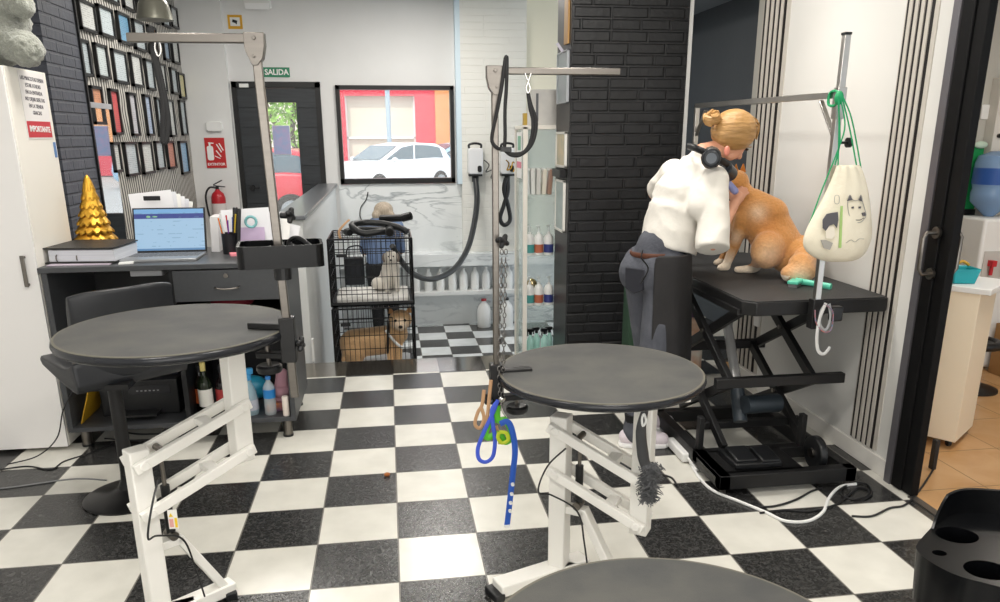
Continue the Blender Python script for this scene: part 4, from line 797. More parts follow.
# --- glass cabinet beside the column
t = thing('display_cabinet', (1.33, 3.72, -.7), 'tall white framed glass display cabinet left of the black brick column', 'cabinet')
X0, X1, Y0, Y1 = 1.085, 1.60, 3.52, 3.96; GLS = M('shelf_glass', '#d9ece6', .02, 0, .5, alpha=.22)
fr = MB()
for x_ in (X0, X1 - .03):
    for y_ in (Y0, Y1 - .03): fr.box(x_, x_ + .035, y_, y_ + .03, -.7, 1.70)
fr.box(X0, X1, Y0, Y1, 1.68, 1.71).box(X0, X1, Y0, Y1, -.7, -.62)
obj('frame', fr, M('ivory_white_metal', '#ece7de', .35), t, bevel=.003)
for z_ in (1.17, .685, .264, -.13): obj('glass_shelf', MB().box(X0 + .02, X1 - .02, Y0 + .02, Y1 - .02, z_ - .010, z_), GLS, t)
obj('side_glass', MB().box(X0 + .01, X0 + .014, Y0 + .03, Y1 - .03, -.6, 1.68), GLS, t)
obj('back_glass', MB().box(X0 + .03, X1 - .03, Y1 - .02, Y1 - .016, -.6, 1.68), GLS, t)
t = thing('side_poster', (X0 - .004, 3.72, 1.33), 'white, green and pink leaflet stuck inside the cabinet glass', 'leaflet')
obj('sheet', MB().box(X0 + .002, X0 + .004, 3.62, 3.86, 1.30, 1.66), PAPER, t)
obj('green_print', MB().box(X0 + .0005, X0 + .002, 3.66, 3.80, 1.52, 1.63), M('print_green', '#7bb49a', .5), t); obj('pink_print', MB().box(X0 + .0005, X0 + .002, 3.63, 3.85, 1.38, 1.43), M('print_pink', '#dd7f94', .5), t)
def pump(x, y, z, col, nm, where, sc=1.0):
    t = thing('pump_bottle', (x, y, z), 'white pump bottle with %s lower half, %s' % (nm, where), 'bottle', 'bottles in the glass cabinet'); r = .038 * sc
    obj('bottle', MB().lathe([(r * .95, 0), (r, .005), (r, .13 * sc), (r * .7, .155 * sc), (.012, .165 * sc), (.012, .18 * sc)], (x, y, z), 20), WHP, t, smooth=True)
    obj('label', MB().lathe([(r + .001, .02 * sc), (r + .001, .085 * sc)], (x, y, z), 20), M('label_' + nm, col, .45), t, smooth=True)
    obj('pump_head', MB().cyl((x, y, z + .18 * sc), (x, y, z + .225 * sc), .006, 8).beam((x - .02, y - .012, z + .222 * sc), (x + .01, y, z + .226 * sc), .012, .010), M('pump_clear', '#d5dadb', .3), t)
for z_, rowl in ((.685, 'on the second shelf'), (.264, 'on the third shelf')):
    for px_, col, nm in ((529.5, '#4f9e9b', 'teal'), (538.5, '#b5664a', 'terracotta'), (548.5, '#36407f', 'indigo')):
        p = at(px_, 255 if z_ > .5 else 305, 3.62); pump(p.x, 3.62, z_, col, nm, rowl + ' of the glass cabinet', 1.05)
random.seed(5)
for i, px_ in enumerate((528, 533, 538, 543.5, 549)):
    p = at(px_, 193, 3.66); q = p.x
    t = thing('product_pouch', (q, 3.68, 1.17), '%s product pouch leaning on the top shelf of the glass cabinet' % ['silver', 'white', 'pale', 'cream', 'brown and white'][i], 'pouch', 'pouches in the glass cabinet')
    c = ['#cfd3d3', '#e6e6e2', '#dcdad5', '#e2dccc', '#b3907f'][i]
    obj('pouch', MB().prism([(-.018, 0), (.018, 0), (.016, .20), (-.014, .20)], -.04, .04, lambda v, q=q, i=i: ry((i - 2) * .04) @ Vector((v.x, v.z, v.y)) + Vector((q, 3.68, 1.171))), M('pouch_%d' % i, c, .3), t, bevel=.004)
    obj('seal', MB().box(q - .014, q + .014, 3.65, 3.71, 1.362, 1.378), WHP, t)
for i, px_ in enumerate((530, 537, 544, 550)):
    p = at(px_, 350, 3.62); x_, y_ = p.x, 3.60 + .05 * (i % 2)
    t = thing('trigger_bottle', (x_, y_, -.13), 'mint trigger spray bottle with black head, %s in the cabinet row' % ['leftmost', 'second', 'third', 'rightmost'][i], 'spray bottle', 'trigger bottles in the glass cabinet')
    obj('bottle', MB().lathe([(.030, 0), (.032, .006), (.032, .09), (.014, .125), (.012, .14)], (x_, y_, -.13), 16), M('mint_bottle', '#a9d5cb', .3), t, smooth=True)
    obj('trigger_head', MB().cyl((x_, y_, .01), (x_, y_, .035), .014, 10).beam((x_ - .035, y_ - .02, .05), (x_ + .02, y_, .047), .022, .026).beam((x_ - .025, y_ - .015, .045), (x_ - .03, y_ - .02, .005), .010, .008), BLK, t)
p = at(533, 277, 3.80); tagp(obj('gold_ball', MB().ell((p.x, 3.85, .40), (.045, .045, .045)), M('gold_glass_ball', '#cfae5c', .2, .8, noise=.6, nscale=30, ncol='#f1ead4'), smooth=True), 'small gold patterned ball in the glass cabinet above the teal bottle', 'ball')
tagp(obj('ball_stand', MB().lathe([(.03, 0), (.03, .006), (.008, .012), (.008, .08), (.02, .092)], (p.x, 3.85, .264), 16), CHR, smooth=True), 'thin stand carrying the gold ball in the glass cabinet', 'stand')
for i, (a, b_, c, nm) in enumerate([((1.17, 3.62, 1.71), (.20, .22, .27), '#cfcdc8', 'white printed product carton on top of the glass cabinet'), ((1.40, 3.60, 1.71), (.22, .25, .25), '#8d8f93', 'grey product carton on top of the glass cabinet')]):
    t = thing('product_carton', (a[0] + b_[0] / 2, a[1] + b_[1] / 2, a[2]), nm, 'box')
    obj('carton', MB().box(a[0], a[0] + b_[0], a[1], a[1] + b_[1], a[2], a[2] + b_[2]), M('carton_%d' % i, c, .5, noise=.5, nscale=9, ncol='#b4b3b2'), t, bevel=.002)
    obj('side_stripe', MB().box(a[0] + .03, a[0] + .05, a[1] - .001, a[1], a[2] + .03, a[2] + b_[2] - .03), M('carton_print', '#5d5e63', .5), t)
tagp(obj('yellow_box', MB().box(1.09, 1.115, 3.53, 3.60, 1.711, 1.80), M('ochre_card', '#bb9b3c', .5)), 'small yellow box on the front corner of the glass cabinet', 'box')
# things hung on the column's left face
def hang(name, label, cat, y0, y1, z0, z1, col, fw=.018, fcol='#e8e6e0', tilt=.0):
    t = thing(name, (1.33, (y0 + y1) / 2, z0), label, cat)
    f = MB().box(1.318, 1.338, y0, y1, z0, z0 + fw).box(1.318, 1.338, y0, y1, z1 - fw, z1).box(1.318, 1.338, y0, y0 + fw, z0, z1).box(1.318, 1.338, y1 - fw, y1, z0, z1)
    obj('frame', f, M('frame_' + fcol, fcol, .4), t, bevel=.002); obj('sheet', MB().box(1.326, 1.338, y0 + fw, y1 - fw, z0 + fw, z1 - fw), M('hang_' + name, col, .4, noise=.5, nscale=12, ncol='#8fa4a0'), t)
hang('framed_picture', 'white framed picture, lowest item on the smooth side of the column', 'picture frame', 3.12, 3.42, .92, 1.31, '#b9c5c4')
hang('photo_pocket', 'white wall pocket with colourful cards on the column side', 'wall pocket', 3.10, 3.42, 1.40, 1.66, '#d9c9a8')
hang('grey_notice', 'grey notice board, highest item on the column side', 'notice board', 3.08, 3.42, 1.86, 2.22, '#9ba0a6', .01, '#a9adb2')
tagp(obj('wood_panel', MB().box(1.325, 1.338, 3.10, 3.22, 2.26, 2.7), M('light_wood', '#b98f55', .5)), 'narrow light wood strip above the grey notice on the column', 'wood strip')
tagp(obj('paper_fan', MB().box(1.24, 1.33, 3.25, 3.262, 2.20, 2.22, ry(.9), (1.33, 3.25, 2.2)), M('lilac_paper', '#c9c6d4', .6)), 'folded white leaflet sticking out above the grey notice board', 'leaflet')
tagp(obj('black_rack', MB().box(1.29, 1.338, 3.12, 3.40, 1.33, 1.39), BLK, bevel=.004), 'small black rack below the card pocket on the column side', 'rack')

# --- dryers on the white brick
def dryer(px, lab, Yw=6.80):
    c = at(px, 160, Yw); x_ = c.x
    t = thing('wall_dryer', (x_, 6.8, 1.17), lab, 'dryer')
    obj('housing', MB().rbox(x_ - .088, x_ + .088, 1.19, 1.49, 6.72, 6.875, .03, 5, lambda v: Vector((v.x, v.z, v.y))), M('pearl_white_plastic', '#d9dadc', .25), t, bevel=.012)
    obj('top_handle', MB().tube([(x_ - .07, 6.78, 1.49), (x_ - .07, 6.78, 1.53), (x_, 6.78, 1.545), (x_ + .07, 6.78, 1.53), (x_ + .07, 6.78, 1.49)], .014, 8, 4), BLK, t, smooth=True)
    obj('bottom_vent', MB().box(x_ - .08, x_ + .08, 6.73, 6.86, 1.165, 1.192), BLK, t, bevel=.004)
    obj('dial', MB().rbox(x_ + .02, x_ + .07, 1.215, 1.29, 6.712, 6.722, .02, 4, lambda v: Vector((v.x, v.z, v.y))), BLK, t)
    return x_
xa = dryer(475, 'left white wall dryer on the white brick, long hose leading to the cages'); xb = dryer(507, 'right white wall dryer, half hidden by the mid-room steel pole')
HOSE, nt, b = nodes_mat('ribbed_black_hose', .45); b.inputs['Base Color'].default_value = hx('#16181a'); P, X, Y, Z = xyz(nt)
t = thing('dryer_hose', (xa, 6.7, 1.0), 'long black dryer hose sagging from the left dryer to the cages', 'hose')
obj('hose', MB().tube([Vector((xa, 6.8, 1.17))] + pth([(477, 200, 6.6), (474, 225, 6.3), (467, 250, 6.0), (453, 270, 5.6), (433, 279, 5.2), (415, 275, 4.7), (402, 262, 4.25), (392, 246, 4.05)], 0), [.034, .034, .033, .031, .028, .026, .024], 12, 8), HOSE, t, smooth=True)
obj('hose_cuff', MB().cyl((xa, 6.8, 1.10), (xa, 6.8, 1.175), .042, 16), BLK, t, smooth=True)
t = thing('dryer_hose', (xb, 6.7, 1.0), 'short black dryer hose folded in a loop below the right dryer', 'hose')
obj('hose', MB().tube([Vector((xb, 6.78, 1.17))] + pth([(508, 190), (504, 205), (500, 218), (504, 225), (510, 220), (508, 205), (504, 190), (506, 178)], 6.75), .026, 10, 7), HOSE, t, smooth=True)
obj('hose_cuff', MB().cyl((xb, 6.78, 1.10), (xb, 6.78, 1.175), .034, 14), BLK, t, smooth=True)
tagp(obj('coiled_wire', MB().tube(pth([(484, 160), (489, 165), (486, 172), (493, 170), (491, 178), (496, 176), (493, 168), (499, 164)], 6.82), .006, 6, 5), CB, smooth=True), 'thin black cable coiled on the brick between the two dryers', 'wire')
tagp(obj('hanging_wire', MB().tube(pth([(368, 192), (366, 200), (361, 207), (360, 216), (363, 222)], 6.97), .006, 6, 5), CB, smooth=True), 'thin black wire hanging on the marble beneath the window', 'wire')
t = thing('brass_clips', at(508, 165, 6.7), 'bunch of brass clips hanging at the right dryer', 'clips')
obj('clips', MB().tube(pth([(506, 160), (509, 164), (507, 170), (511, 168), (513, 162), (516, 166), (513, 172)], 6.68), .008, 7, 5), M('brass', '#b08c3a', .3, 1.0), t, smooth=True)

# --- bottles under the bench
BOT = M('milky_white_bottle', '#e4e5e3', .35); bproto = None
def jug(x, y, z, r, h, lab, capm, grp, nm='shampoo_bottle'):
    t = thing(nm, (x, y, z), lab, 'bottle', grp)
    obj('bottle', MB().lathe([(r * .95, 0), (r, .008), (r, h * .62), (r * .8, h * .76), (r * .35, h * .88), (r * .3, h * .93)], (x, y, z), 20), BOT, t, smooth=True)
    obj('cap', MB().cyl((x, y, z + h * .93), (x, y, z + h), r * .4, 12), capm, t, smooth=True); return t
posn = ['leftmost', 'second', 'third', 'fourth', 'fifth', 'sixth', 'seventh', 'eighth', 'ninth', 'rightmost']
for i, px_ in enumerate((416, 428.5, 440.5, 452.5, 463.5, 475, 486, 497, 508.5)):
    x_ = at(px_, 285, 6.83).x
    if i == 0: bproto = jug(x_, 6.83, -.222, .052, .28, 'milky white shampoo bottle on the niche shelf, first to the right of the cages', WHP, 'white bottles in the bench niche')
    else: dup(bproto, (x_, 6.83, -.222), .3 * i, 'milky white shampoo bottle, %s from the cages on the niche shelf' % posn[i])
jug(at(484.5, 320, 6.75).x, 6.80, -.7, .085, .36, 'large milky jug with red cap on the lower floor under the bench', M('red_cap', '#b03038', .4), 'jugs under the bench', 'detergent_jug')
jug(at(507, 320, 6.75).x, 6.80, -.7, .085, .36, 'large pale jug with black cap on the lower floor behind the chains', BLK, 'jugs under the bench', 'detergent_jug')

# --- wire crates
WIRE = M('black_wire', '#1a1a1c', .35, .5)
def crate(z0, h, lab):
    x0, x1, y0, y1 = -.47, .19, 3.62, 4.22; t = thing('dog_crate', ((x0 + x1) / 2, (y0 + y1) / 2, z0), lab, 'dog crate', 'stacked wire crates')
    def panel(nm, f, W, H, nv, nh, parent=t, r=.0026):
        m = MB()
        for i in range(nv + 1): m.cyl(f(W * i / nv, 0), f(W * i / nv, H), r, 5)
        for j in range(nh + 1): m.cyl(f(0, H * j / nh), f(W, H * j / nh), r * 1.3, 5)
        return obj(nm, m, WIRE, parent)
    W, D = x1 - x0, y1 - y0
    fp = panel('front_panel', lambda u, v: (x0 + u, y0, z0 + .03 + v), W, h - .03, 16, 5)
    dm = MB(); dx0, dx1, dz0, dz1 = x0 + .04, x1 - .18, z0 + .10, z0 + h - .08
    dm.tube([(dx0, y0 - .008, dz0), (dx1, y0 - .008, dz0), (dx1, y0 - .008, dz1), (dx0, y0 - .008, dz1)], .005, 6, closed=True)
    do = obj('door', dm, WIRE, t); obj('latch', MB().box(dx0 + .02, dx0 + .10, y0 - .022, y0 - .008, dz1 - .06, dz1 - .035), BLK, do, bevel=.003)
    panel('side_panel', lambda u, v: (x0, y0 + u, z0 + .03 + v), D, h - .03, 14, 5); panel('side_panel', lambda u, v: (x1, y0 + u, z0 + .03 + v), D, h - .03, 14, 5)
    panel('back_panel', lambda u, v: (x0 + u, y1, z0 + .03 + v), W, h - .03, 16, 5); panel('top_panel', lambda u, v: (x0 + u, y0 + v, z0 + h), W, D, 16, 5)
    e = MB()
    for x_ in (x0, x1):
        for y_ in (y0, y1): e.cyl((x_, y_, z0), (x_, y_, z0 + h), .009, 8)
    e.cyl((x0, y0, z0 + h), (x1, y0, z0 + h), .008, 8).cyl((x0, y1, z0 + h), (x1, y1, z0 + h), .006, 8).cyl((x0, y0, z0 + h), (x0, y1, z0 + h), .006, 8).cyl((x1, y0, z0 + h), (x1, y1, z0 + h), .006, 8)
    obj('corner_rods', e, WIRE, t)
    tm = MB().box(x0 - .006, x1 + .006, y0 - .008, y1 + .006, z0, z0 + .012).box(x0 - .006, x1 + .006, y0 - .008, y0 - .002, z0, z0 + .035).box(x0 - .006, x0, y0, y1, z0, z0 + .035).box(x1, x1 + .006, y0, y1, z0, z0 + .035)
    obj('tray', tm, BLK, t); return t
LC, UC = -.32, .302
crate(LC, .60, 'lower black wire dog crate holding the tan dog'); crate(UC, .545, 'upper black wire dog crate stacked on the lower one')
t = thing('crate_trolley', (-.14, 3.92, -.7), 'low black trolley under the stacked dog crates', 'trolley')
obj('deck', MB().box(-.50, .22, 3.58, 4.26, -.36, -.325), BLK, t)
for x_ in (-.47, .17):
    for y_ in (3.62, 4.2): obj('leg', MB().box(x_, x_ + .04, y_, y_ + .04, -.7, -.36), BLK, t)
tagp(obj('white_pad', MB().rbox(-.44, .16, 3.66, 4.18, UC + .014, UC + .055, .05, 4), M('white_absorbent_pad', '#dedcd8', .9, bump=.3, bscale=30), bevel=.01), 'white absorbent pad lining the upper crate', 'pad')
tagp(obj('grey_blanket', MB().rbox(-.44, .16, 3.66, 4.18, LC + .014, LC + .06, .05, 4), M('pale_blanket', '#c9ccd0', .9), bevel=.01), 'pale blanket on the floor of the lower crate', 'blanket')
tagp(obj('black_bag', MB().rbox(-.36, -.20, 3.70, 3.80, UC + .16, UC + .38, .03, 4).tube([(-.34, 3.75, UC + .38), (-.32, 3.74, UC + .46), (-.22, 3.74, UC + .47), (-.20, 3.75, UC + .38)], .007, 6, 5), M('navy_black_fabric', '#1d2026', .7), bevel=.01), 'dark square bag hooked inside the upper crate', 'bag')
# hoses and nozzles lying on top of the crates
zt = UC + .55
t = thing('blower_hose', (-.1, 3.8, zt), 'coiled black blower hose with nozzle lying on the upper crate', 'hose')
obj('hose', MB().tube([(-.30, 3.75, zt + .03), (-.33, 3.85, zt + .03), (-.22, 3.95, zt + .03), (-.06, 3.92, zt + .03), (.03, 3.80, zt + .035), (-.05, 3.70, zt + .04), (-.2, 3.68, zt + .035), (-.28, 3.75, zt + .09), (-.18, 3.84, zt + .10), (-.02, 3.82, zt + .09), (.10, 3.78, zt + .06), (.16, 3.74, zt + .03)], .027, 10, 7), HOSE, t, smooth=True)
t = thing('blower_nozzle', (.1, 3.9, zt), 'black ribbed blower nozzle pointing right above the crate', 'nozzle')
obj('barrel', MB().cyl((-.05, 3.95, zt + .12), (.13, 3.86, zt + .13), .03, 14).cyl((.13, 3.86, zt + .13), (.20, 3.83, zt + .15), .034, 14), BLK, t, smooth=True); obj('opening', MB().cyl((.198, 3.831, zt + .1495), (.203, 3.829, zt + .151), .027, 14), M('matt_black_hole', '#050505', .9), t)
t = thing('blower_nozzle', (.02, 3.66, zt), 'short black blower nozzle facing the camera on the crate top', 'nozzle')
obj('barrel', MB().cyl((.02, 3.80, zt + .045), (.02, 3.63, zt + .04), .036, 16), BLK, t, smooth=True); obj('opening', MB().cyl((.02, 3.632, zt + .04), (.02, 3.627, zt + .04), .028, 16), M('matt_black_hole'), t)
tagp(obj('tan_leash', MB().tube([(-.37, 3.66, zt - .01), (-.38, 3.68, zt + .05), (-.34, 3.74, zt + .10), (-.30, 3.80, zt + .13)], .010, 8, 6, flat=.4), M('tan_leather'), smooth=True), 'tan leather leash curling over the left corner of the upper crate', 'leash')

# --- tan dog in the lower crate
def mixv(a, b_, f): f = max(0, min(1, f)); return tuple(a[i] * (1 - f) + b_[i] * f for i in range(3)) + (1,)
c_tan, c_dk, c_lt = hx('#d2ab7f'), hx('#bd9264'), hx('#f0dcc2')
DOGM = vcolmat('dog_fur_tan', .9, .6, 90, .2)
def tan_dog():
    z = LC + .06; t = thing('tan_dog', (-.1, 3.9, z), 'tan dog with black harness inside the lower wire crate, facing the camera', 'dog')
    m = MB(); m.cap((-.33, 3.92, z + .17), (-.02, 3.90, z + .20), .125, .125).cap((-.02, 3.90, z + .20), (.05, 3.84, z + .26), .125, .09).cap((.04, 3.85, z + .28), (.085, 3.79, z + .40), .085, .07)
    m.ell((.075, 3.775, z + .40), (.10, .085, .088)).cap((.075, 3.73, z + .375), (.075, 3.675, z + .36), .055, .034)
    for x_, y_ in ((-.02, 3.82), (.05, 3.80)): m.cap((x_, y_, z + .18), (x_, y_ - .03, z + .03), .04, .028).cap((x_, y_ - .03, z + .025), (x_, y_ - .08, z + .022), .028, .024)
    m.ell((-.33, 3.88, z + .11), (.11, .13, .11)).cap((-.36, 3.82, z + .03), (-.24, 3.76, z + .025), .035, .028).cap((-.40, 3.95, z + .10), (-.42, 3.80, z + .06), .035, .02)
    hd = Vector((.075, 3.70, z + .365))
    blob('body', m, DOGM, t, .010, 5, colfn=lambda v: mixv(mixv(c_tan, c_lt, (1 - (v - hd).length / .09) * 1.6), c_dk, (v.z - (z + .26)) * 3 if v.x < 0 else 0))
    for s in (-1, 1):
        ea = MB(); q = Vector((.075 + s * .068, 3.775, z + .455)); ea.add([q + Vector((-.034, 0, 0)), q + Vector((.034, 0, 0)), q + Vector((s * .022, -.005, .075)), q + Vector((0, .03, 0))], [(0, 1, 2), (1, 3, 2), (3, 0, 2), (0, 3, 1)])
        obj('ear', ea, M('tan_ear', '#c0905f', .9), t, bevel=.004)
        obj('eye', MB().ell((.075 + s * .038, 3.699, z + .41), (.012, .008, .012)), M('dark_eye', '#120d0a', .1), t, smooth=True)
    obj('nose', MB().ell((.075, 3.642, z + .368), (.018, .012, .014)), M('dark_nose', '#1d1614', .3), t, smooth=True)
    obj('harness', MB().tube([(-.03, 3.76, z + .33), (-.03, 3.90, z + .36), (-.01, 3.99, z + .25), (-.02, 3.93, z + .09), (-.04, 3.79, z + .12), (-.035, 3.755, z + .24)], .022, 8, 5, closed=True, flat=.5), BLK, t, smooth=True)
    obj('harness_strap', MB().tube([(-.05, 3.748, z + .32), (-.01, 3.742, z + .26), (.04, 3.732, z + .20), (.09, 3.70, z + .17)], .012, 8, 5, flat=.5), WHP, t, smooth=True)
tan_dog()
def white_dog():
    z = UC + .055; t = thing('white_dog', (.02, 3.95, z), 'small cream white dog sitting in the upper wire crate', 'dog')
    m = MB(); m.cap((0.0, 4.0, z + .09), (.02, 3.93, z + .22), .09, .075).ell((.02, 3.90, z + .30), (.06, .06, .055)).cap((.02, 3.86, z + .285), (.02, 3.83, z + .275), .028, .022)
    for s in (-1, 1): m.cap((.02 + s * .04, 3.89, z + .15), (.02 + s * .045, 3.87, z + .02), .026, .02)
    m.ell((-.08, 3.98, z + .06), (.08, .08, .06))
    blob('body', m, M('cream_white_fur', '#dcd6cc', .95, bump=.6, bscale=100, sheen=.3), t, .010, 4)
    for s in (-1, 1):
        obj('ear', MB().ell((.02 + s * .055, 3.905, z + .29), (.018, .02, .04)), M('grey_ear', '#8c8078', .9), t, smooth=True); obj('eye', MB().ell((.02 + s * .02, 3.848, z + .31), (.007, .006, .007)), M('dark_eye'), t, smooth=True)
    obj('nose', MB().ell((.02, 3.812, z + .285), (.010, .008, .008)), M('dark_nose'), t, smooth=True)
white_dog()

# --- person working at the back bench, seen from behind
def back_person():
    f = at(381, 200, 6.3); cx = at(381, 215, 6.3).x; zf = -.7
    t = thing('person', (cx, 6.3, zf), 'person with grey bobbed hair and blue shirt behind the crates', 'person')
    m = MB(); hz = .79; skin = M('skin_back', '#c99b82', .6)
    m.ell((cx + .03, 6.38, hz), (.075, .09, .10)).cap((cx, 6.34, .66), (cx + .02, 6.37, .78), .05, .05)
    m.cap((cx - .04, 6.30, .30), (cx - .02, 6.34, .56), .14, .15).cap((cx - .15, 6.33, .60), (cx + .13, 6.34, .60), .07, .07)
    for s in (-1, 1):
        m.cap((cx + s * .17, 6.34, .60), (cx + s * .21, 6.44, .34), .05, .042).cap((cx + s * .21, 6.44, .34), (cx + s * .12, 6.62, .30), .04, .03).cap((cx + s * .12, 6.62, .30), (cx + s * .11, 6.68, .29), .034, .028)
        m.cap((cx - .02 + s * .08, 6.28, .18), (cx + s * .09, 6.29, -.22), .09, .062).cap((cx + s * .09, 6.29, -.22), (cx + s * .09, 6.28, -.62), .058, .038)
    m.cap((cx - .02, 6.28, .14), (cx - .02, 6.29, .32), .14, .13)
    blob('body', m, skin, t, .014, 4)
    s_ = MB(); s_.cap((cx - .03, 6.30, .26), (cx - .01, 6.34, .62), .165, .155).cap((cx - .17, 6.33, .635), (cx + .17, 6.34, .635), .085, .085)
    for s in (-1, 1): s_.cap((cx + s * .17, 6.34, .61), (cx + s * .215, 6.44, .36), .068, .055)
    blob('shirt', s_, M('denim_blue_shirt', '#6a7d9c', .85, noise=.4, nscale=10, ncol='#46587c', bump=.3), t, .016, 4)
    tr = MB()
    for s in (-1, 1): tr.cap((cx - .02 + s * .08, 6.28, .18), (cx + s * .09, 6.29, -.22), .11, .08).cap((cx + s * .09, 6.29, -.22), (cx + s * .09, 6.28, -.60), .078, .06)
    tr.cap((cx - .02, 6.28, .12), (cx - .02, 6.29, .26), .155, .15); blob('trousers', tr, M('black_trousers', '#1a1b1e', .8), t, .016, 4)
    hr = MB().ell((cx + .03, 6.36, hz + .03), (.112, .115, .098)).cap((cx - .02, 6.32, hz - .02), (cx - .04, 6.31, hz - .02), .075, .065).cap((cx + .08, 6.32, hz - .02), (cx + .10, 6.31, hz - .03), .075, .06)
    blob('hair', hr, M('ash_grey_blond_hair', '#b9ab98', .6, noise=.7, nscale=30, ncol='#85776a', stretch=(3, 3, .3), bump=.5, bscale=40), t, .012, 3)
    for s in (-1, 1): obj('shoe', MB().cap((cx + s * .09, 6.25, zf + .045), (cx + s * .095, 6.42, zf + .035), .045, .035), BLK, t, smooth=True)
back_person()

# ------------------------------------------------------------------ the street
struct('ground_street', MB().box(-30, 30, 7.2, 60, -.12, -.05), M('sunlit_asphalt', '#a9a7a4', .9, noise=.3, nscale=.8))
struct('ground_pavement', MB().box(-30, 30, 7.2, 9.6, -.05, 0.0), M('pale_pavement', '#cfc4b0', .9))
XL = at(337, 110, 34).x; XA, XB, XC = at(345, 110, 34).x, at(415, 110, 34).x, at(435, 110, 34).x
RED = M('crimson_facade', '#c4223c', .7)
t = thing('shop_building', (0, 34, 0), 'crimson shop front with large glazed bay across the street', 'building')
obj('wall', MB().box(XL, XA, 34, 36, 0, 9).box(XB, XC, 34, 36, 0, 9).box(XA, XB, 34, 36, 3.35, 9).box(XA, XB, 34, 36, 0, .4), RED, t)
obj('bay_window', MB().box(XA, XB, 34.4, 34.5, .4, 3.35), M('pale_shutter', '#cfc7b6', .4, noise=.4, nscale=.6, ncol='#b6aa96'), t)
g = MB()
for x_ in (XA, XB - .07): g.box(x_, x_ + .07, 34.2, 34.4, .4, 3.35)
g.box(XA, XB, 34.2, 34.4, 1.5, 1.58); obj('window_frame', g, WHP, t)
t = thing('brick_building', (XC + 6, 34, 0), 'orange brick building at the right edge of the shop window', 'building')
obj('wall', MB().box(XC, XC + 12, 33.8, 36, 0, 9), M('orange_brick', '#d08b50', .8, noise=.4, nscale=3, ncol='#b97440'), t); obj('plinth', MB().box(XC, XC + 12, 33.7, 33.8, 0, 1.2), RED, t)
t = thing('street_lamp', (2.3, 26, 0), 'grey street lamp post seen through the shop window', 'lamp post')
px_ = at(388, 110, 26).x
obj('post', MB().cyl((px_, 26, -.05), (px_, 26, 6), .085, 14), M('galvanised_post', '#9fb0bb', .5, .3), t, smooth=True); obj('base_collar', MB().cyl((px_, 26, -.05), (px_, 26, .35), .13, 14), M('galvanised_post'), t)
def car(lab, cx, cy, ang, col, nm):
    t = thing('car', (cx, cy, -.05), lab, 'car'); R = rz(ang)
    def TT(v): return Vector((cx, cy, -.05)) + R @ v
    low = [(-2.05, .35), (-2.1, .62), (-2.0, .92), (-1.85, .98), (-1.15, 1.02), (1.5, .95), (2.0, .78), (2.08, .5), (2.0, .28), (-1.9, .25)]
    cab = [(-1.95, .95), (-1.7, 1.28), (-1.3, 1.44), (-.4, 1.48), (.25, 1.40), (1.1, .97)]
    def loft(pr, hws):
        n = len(pr); vs = []
        for y_, sc_ in hws:
            mx = sum(p[0] for p in pr) / n
            vs += [TT(Vector(((x - mx) * sc_ + mx, y_, z if sc_ == 1 else z - (.03 if z > .6 else -.02)))) for x, z in pr]
        k = len(hws); return vs, [(i * n + j, i * n + (j + 1) % n, (i + 1) * n + (j + 1) % n, (i + 1) * n + j) for i in range(k - 1) for j in range(n)] + [tuple(range(n))[::-1], tuple((k - 1) * n + j for j in range(n))]
    bm_ = MB().add(*loft(low, [(-.85, .95), (-.80, 1), (.80, 1), (.85, .95)])); obj('body', bm_, M(nm, col, .3, coat=.6), t, bevel=.03)
    cb = MB().add(*loft(cab, [(-.66, .94), (-.62, 1), (.62, 1), (.66, .94)])); obj('roof', cb, M(nm), t, bevel=.04)
    GD = M('car_window_glass', '#53666f', .05, .2)
    for s in (-1, 1):
        obj('side_window', MB().prism([(-1.60, 1.0), (-1.42, 1.32), (-.95, 1.39), (-.35, 1.41), (-.35, 1.0)], s * .66, s * .668, lambda v: TT(Vector((v.x, v.z, v.y)))), GD, t)
        obj('side_window', MB().prism([(-.28, 1.0), (-.28, 1.41), (.2, 1.34), (.85, 1.0)], s * .66, s * .668, lambda v: TT(Vector((v.x, v.z, v.y)))), GD, t)
        obj('head_lamp', MB().ell(TT(Vector((1.98, s * .62, .68))), (.08, .14, .08), R), WHP, t, smooth=True)
        obj('tail_lamp', MB().ell(TT(Vector((-2.03, s * .66, .82))), (.06, .12, .12), R), M('tail_red', '#b01820', .3), t, smooth=True)
        obj('door_mirror', MB().ell(TT(Vector((.75, s * .95, 1.0))), (.09, .09, .07), R), M(nm), t, smooth=True)
        for x_ in (-1.25, 1.3):
            w_ = obj('wheel', MB().cyl(TT(Vector((x_, s * .66, .31))), TT(Vector((x_, s * .87, .31))), .32, 28), M('tyre', '#1b1b1c', .8), t, bevel=.02)
            obj('wheel_rim', MB().cyl(TT(Vector((x_, s * .86, .31))), TT(Vector((x_, s * .885, .31))), .2, 20), M('rim_grey', '#9aa0a4', .35, .8), w_)
    obj('windscreen', MB().add([TT(Vector(v)) for v in ((.32, -.58, 1.39), (.32, .58, 1.39), (1.05, .62, 1.0), (1.05, -.62, 1.0), (.34, -.58, 1.40), (.34, .58, 1.40), (1.075, .62, 1.01), (1.075, -.62, 1.01))], [(0, 1, 2, 3), (4, 7, 6, 5), (0, 3, 7, 4), (1, 5, 6, 2), (0, 4, 5, 1), (3, 2, 6, 7)]), GD, t)
    return t
car('white hatchback parked across the street, behind the shop window', at(392, 160, 22).x, 22, math.radians(222), '#e6eaee', 'car_white')
car('pale blue car at the right edge of the shop window', at(455, 160, 25).x, 25, math.radians(200), '#8fb4cf', 'car_blue')
car('red car seen through the glass of the entrance door', -3.0, 13.6, math.radians(176), '#c01f35', 'car_red')
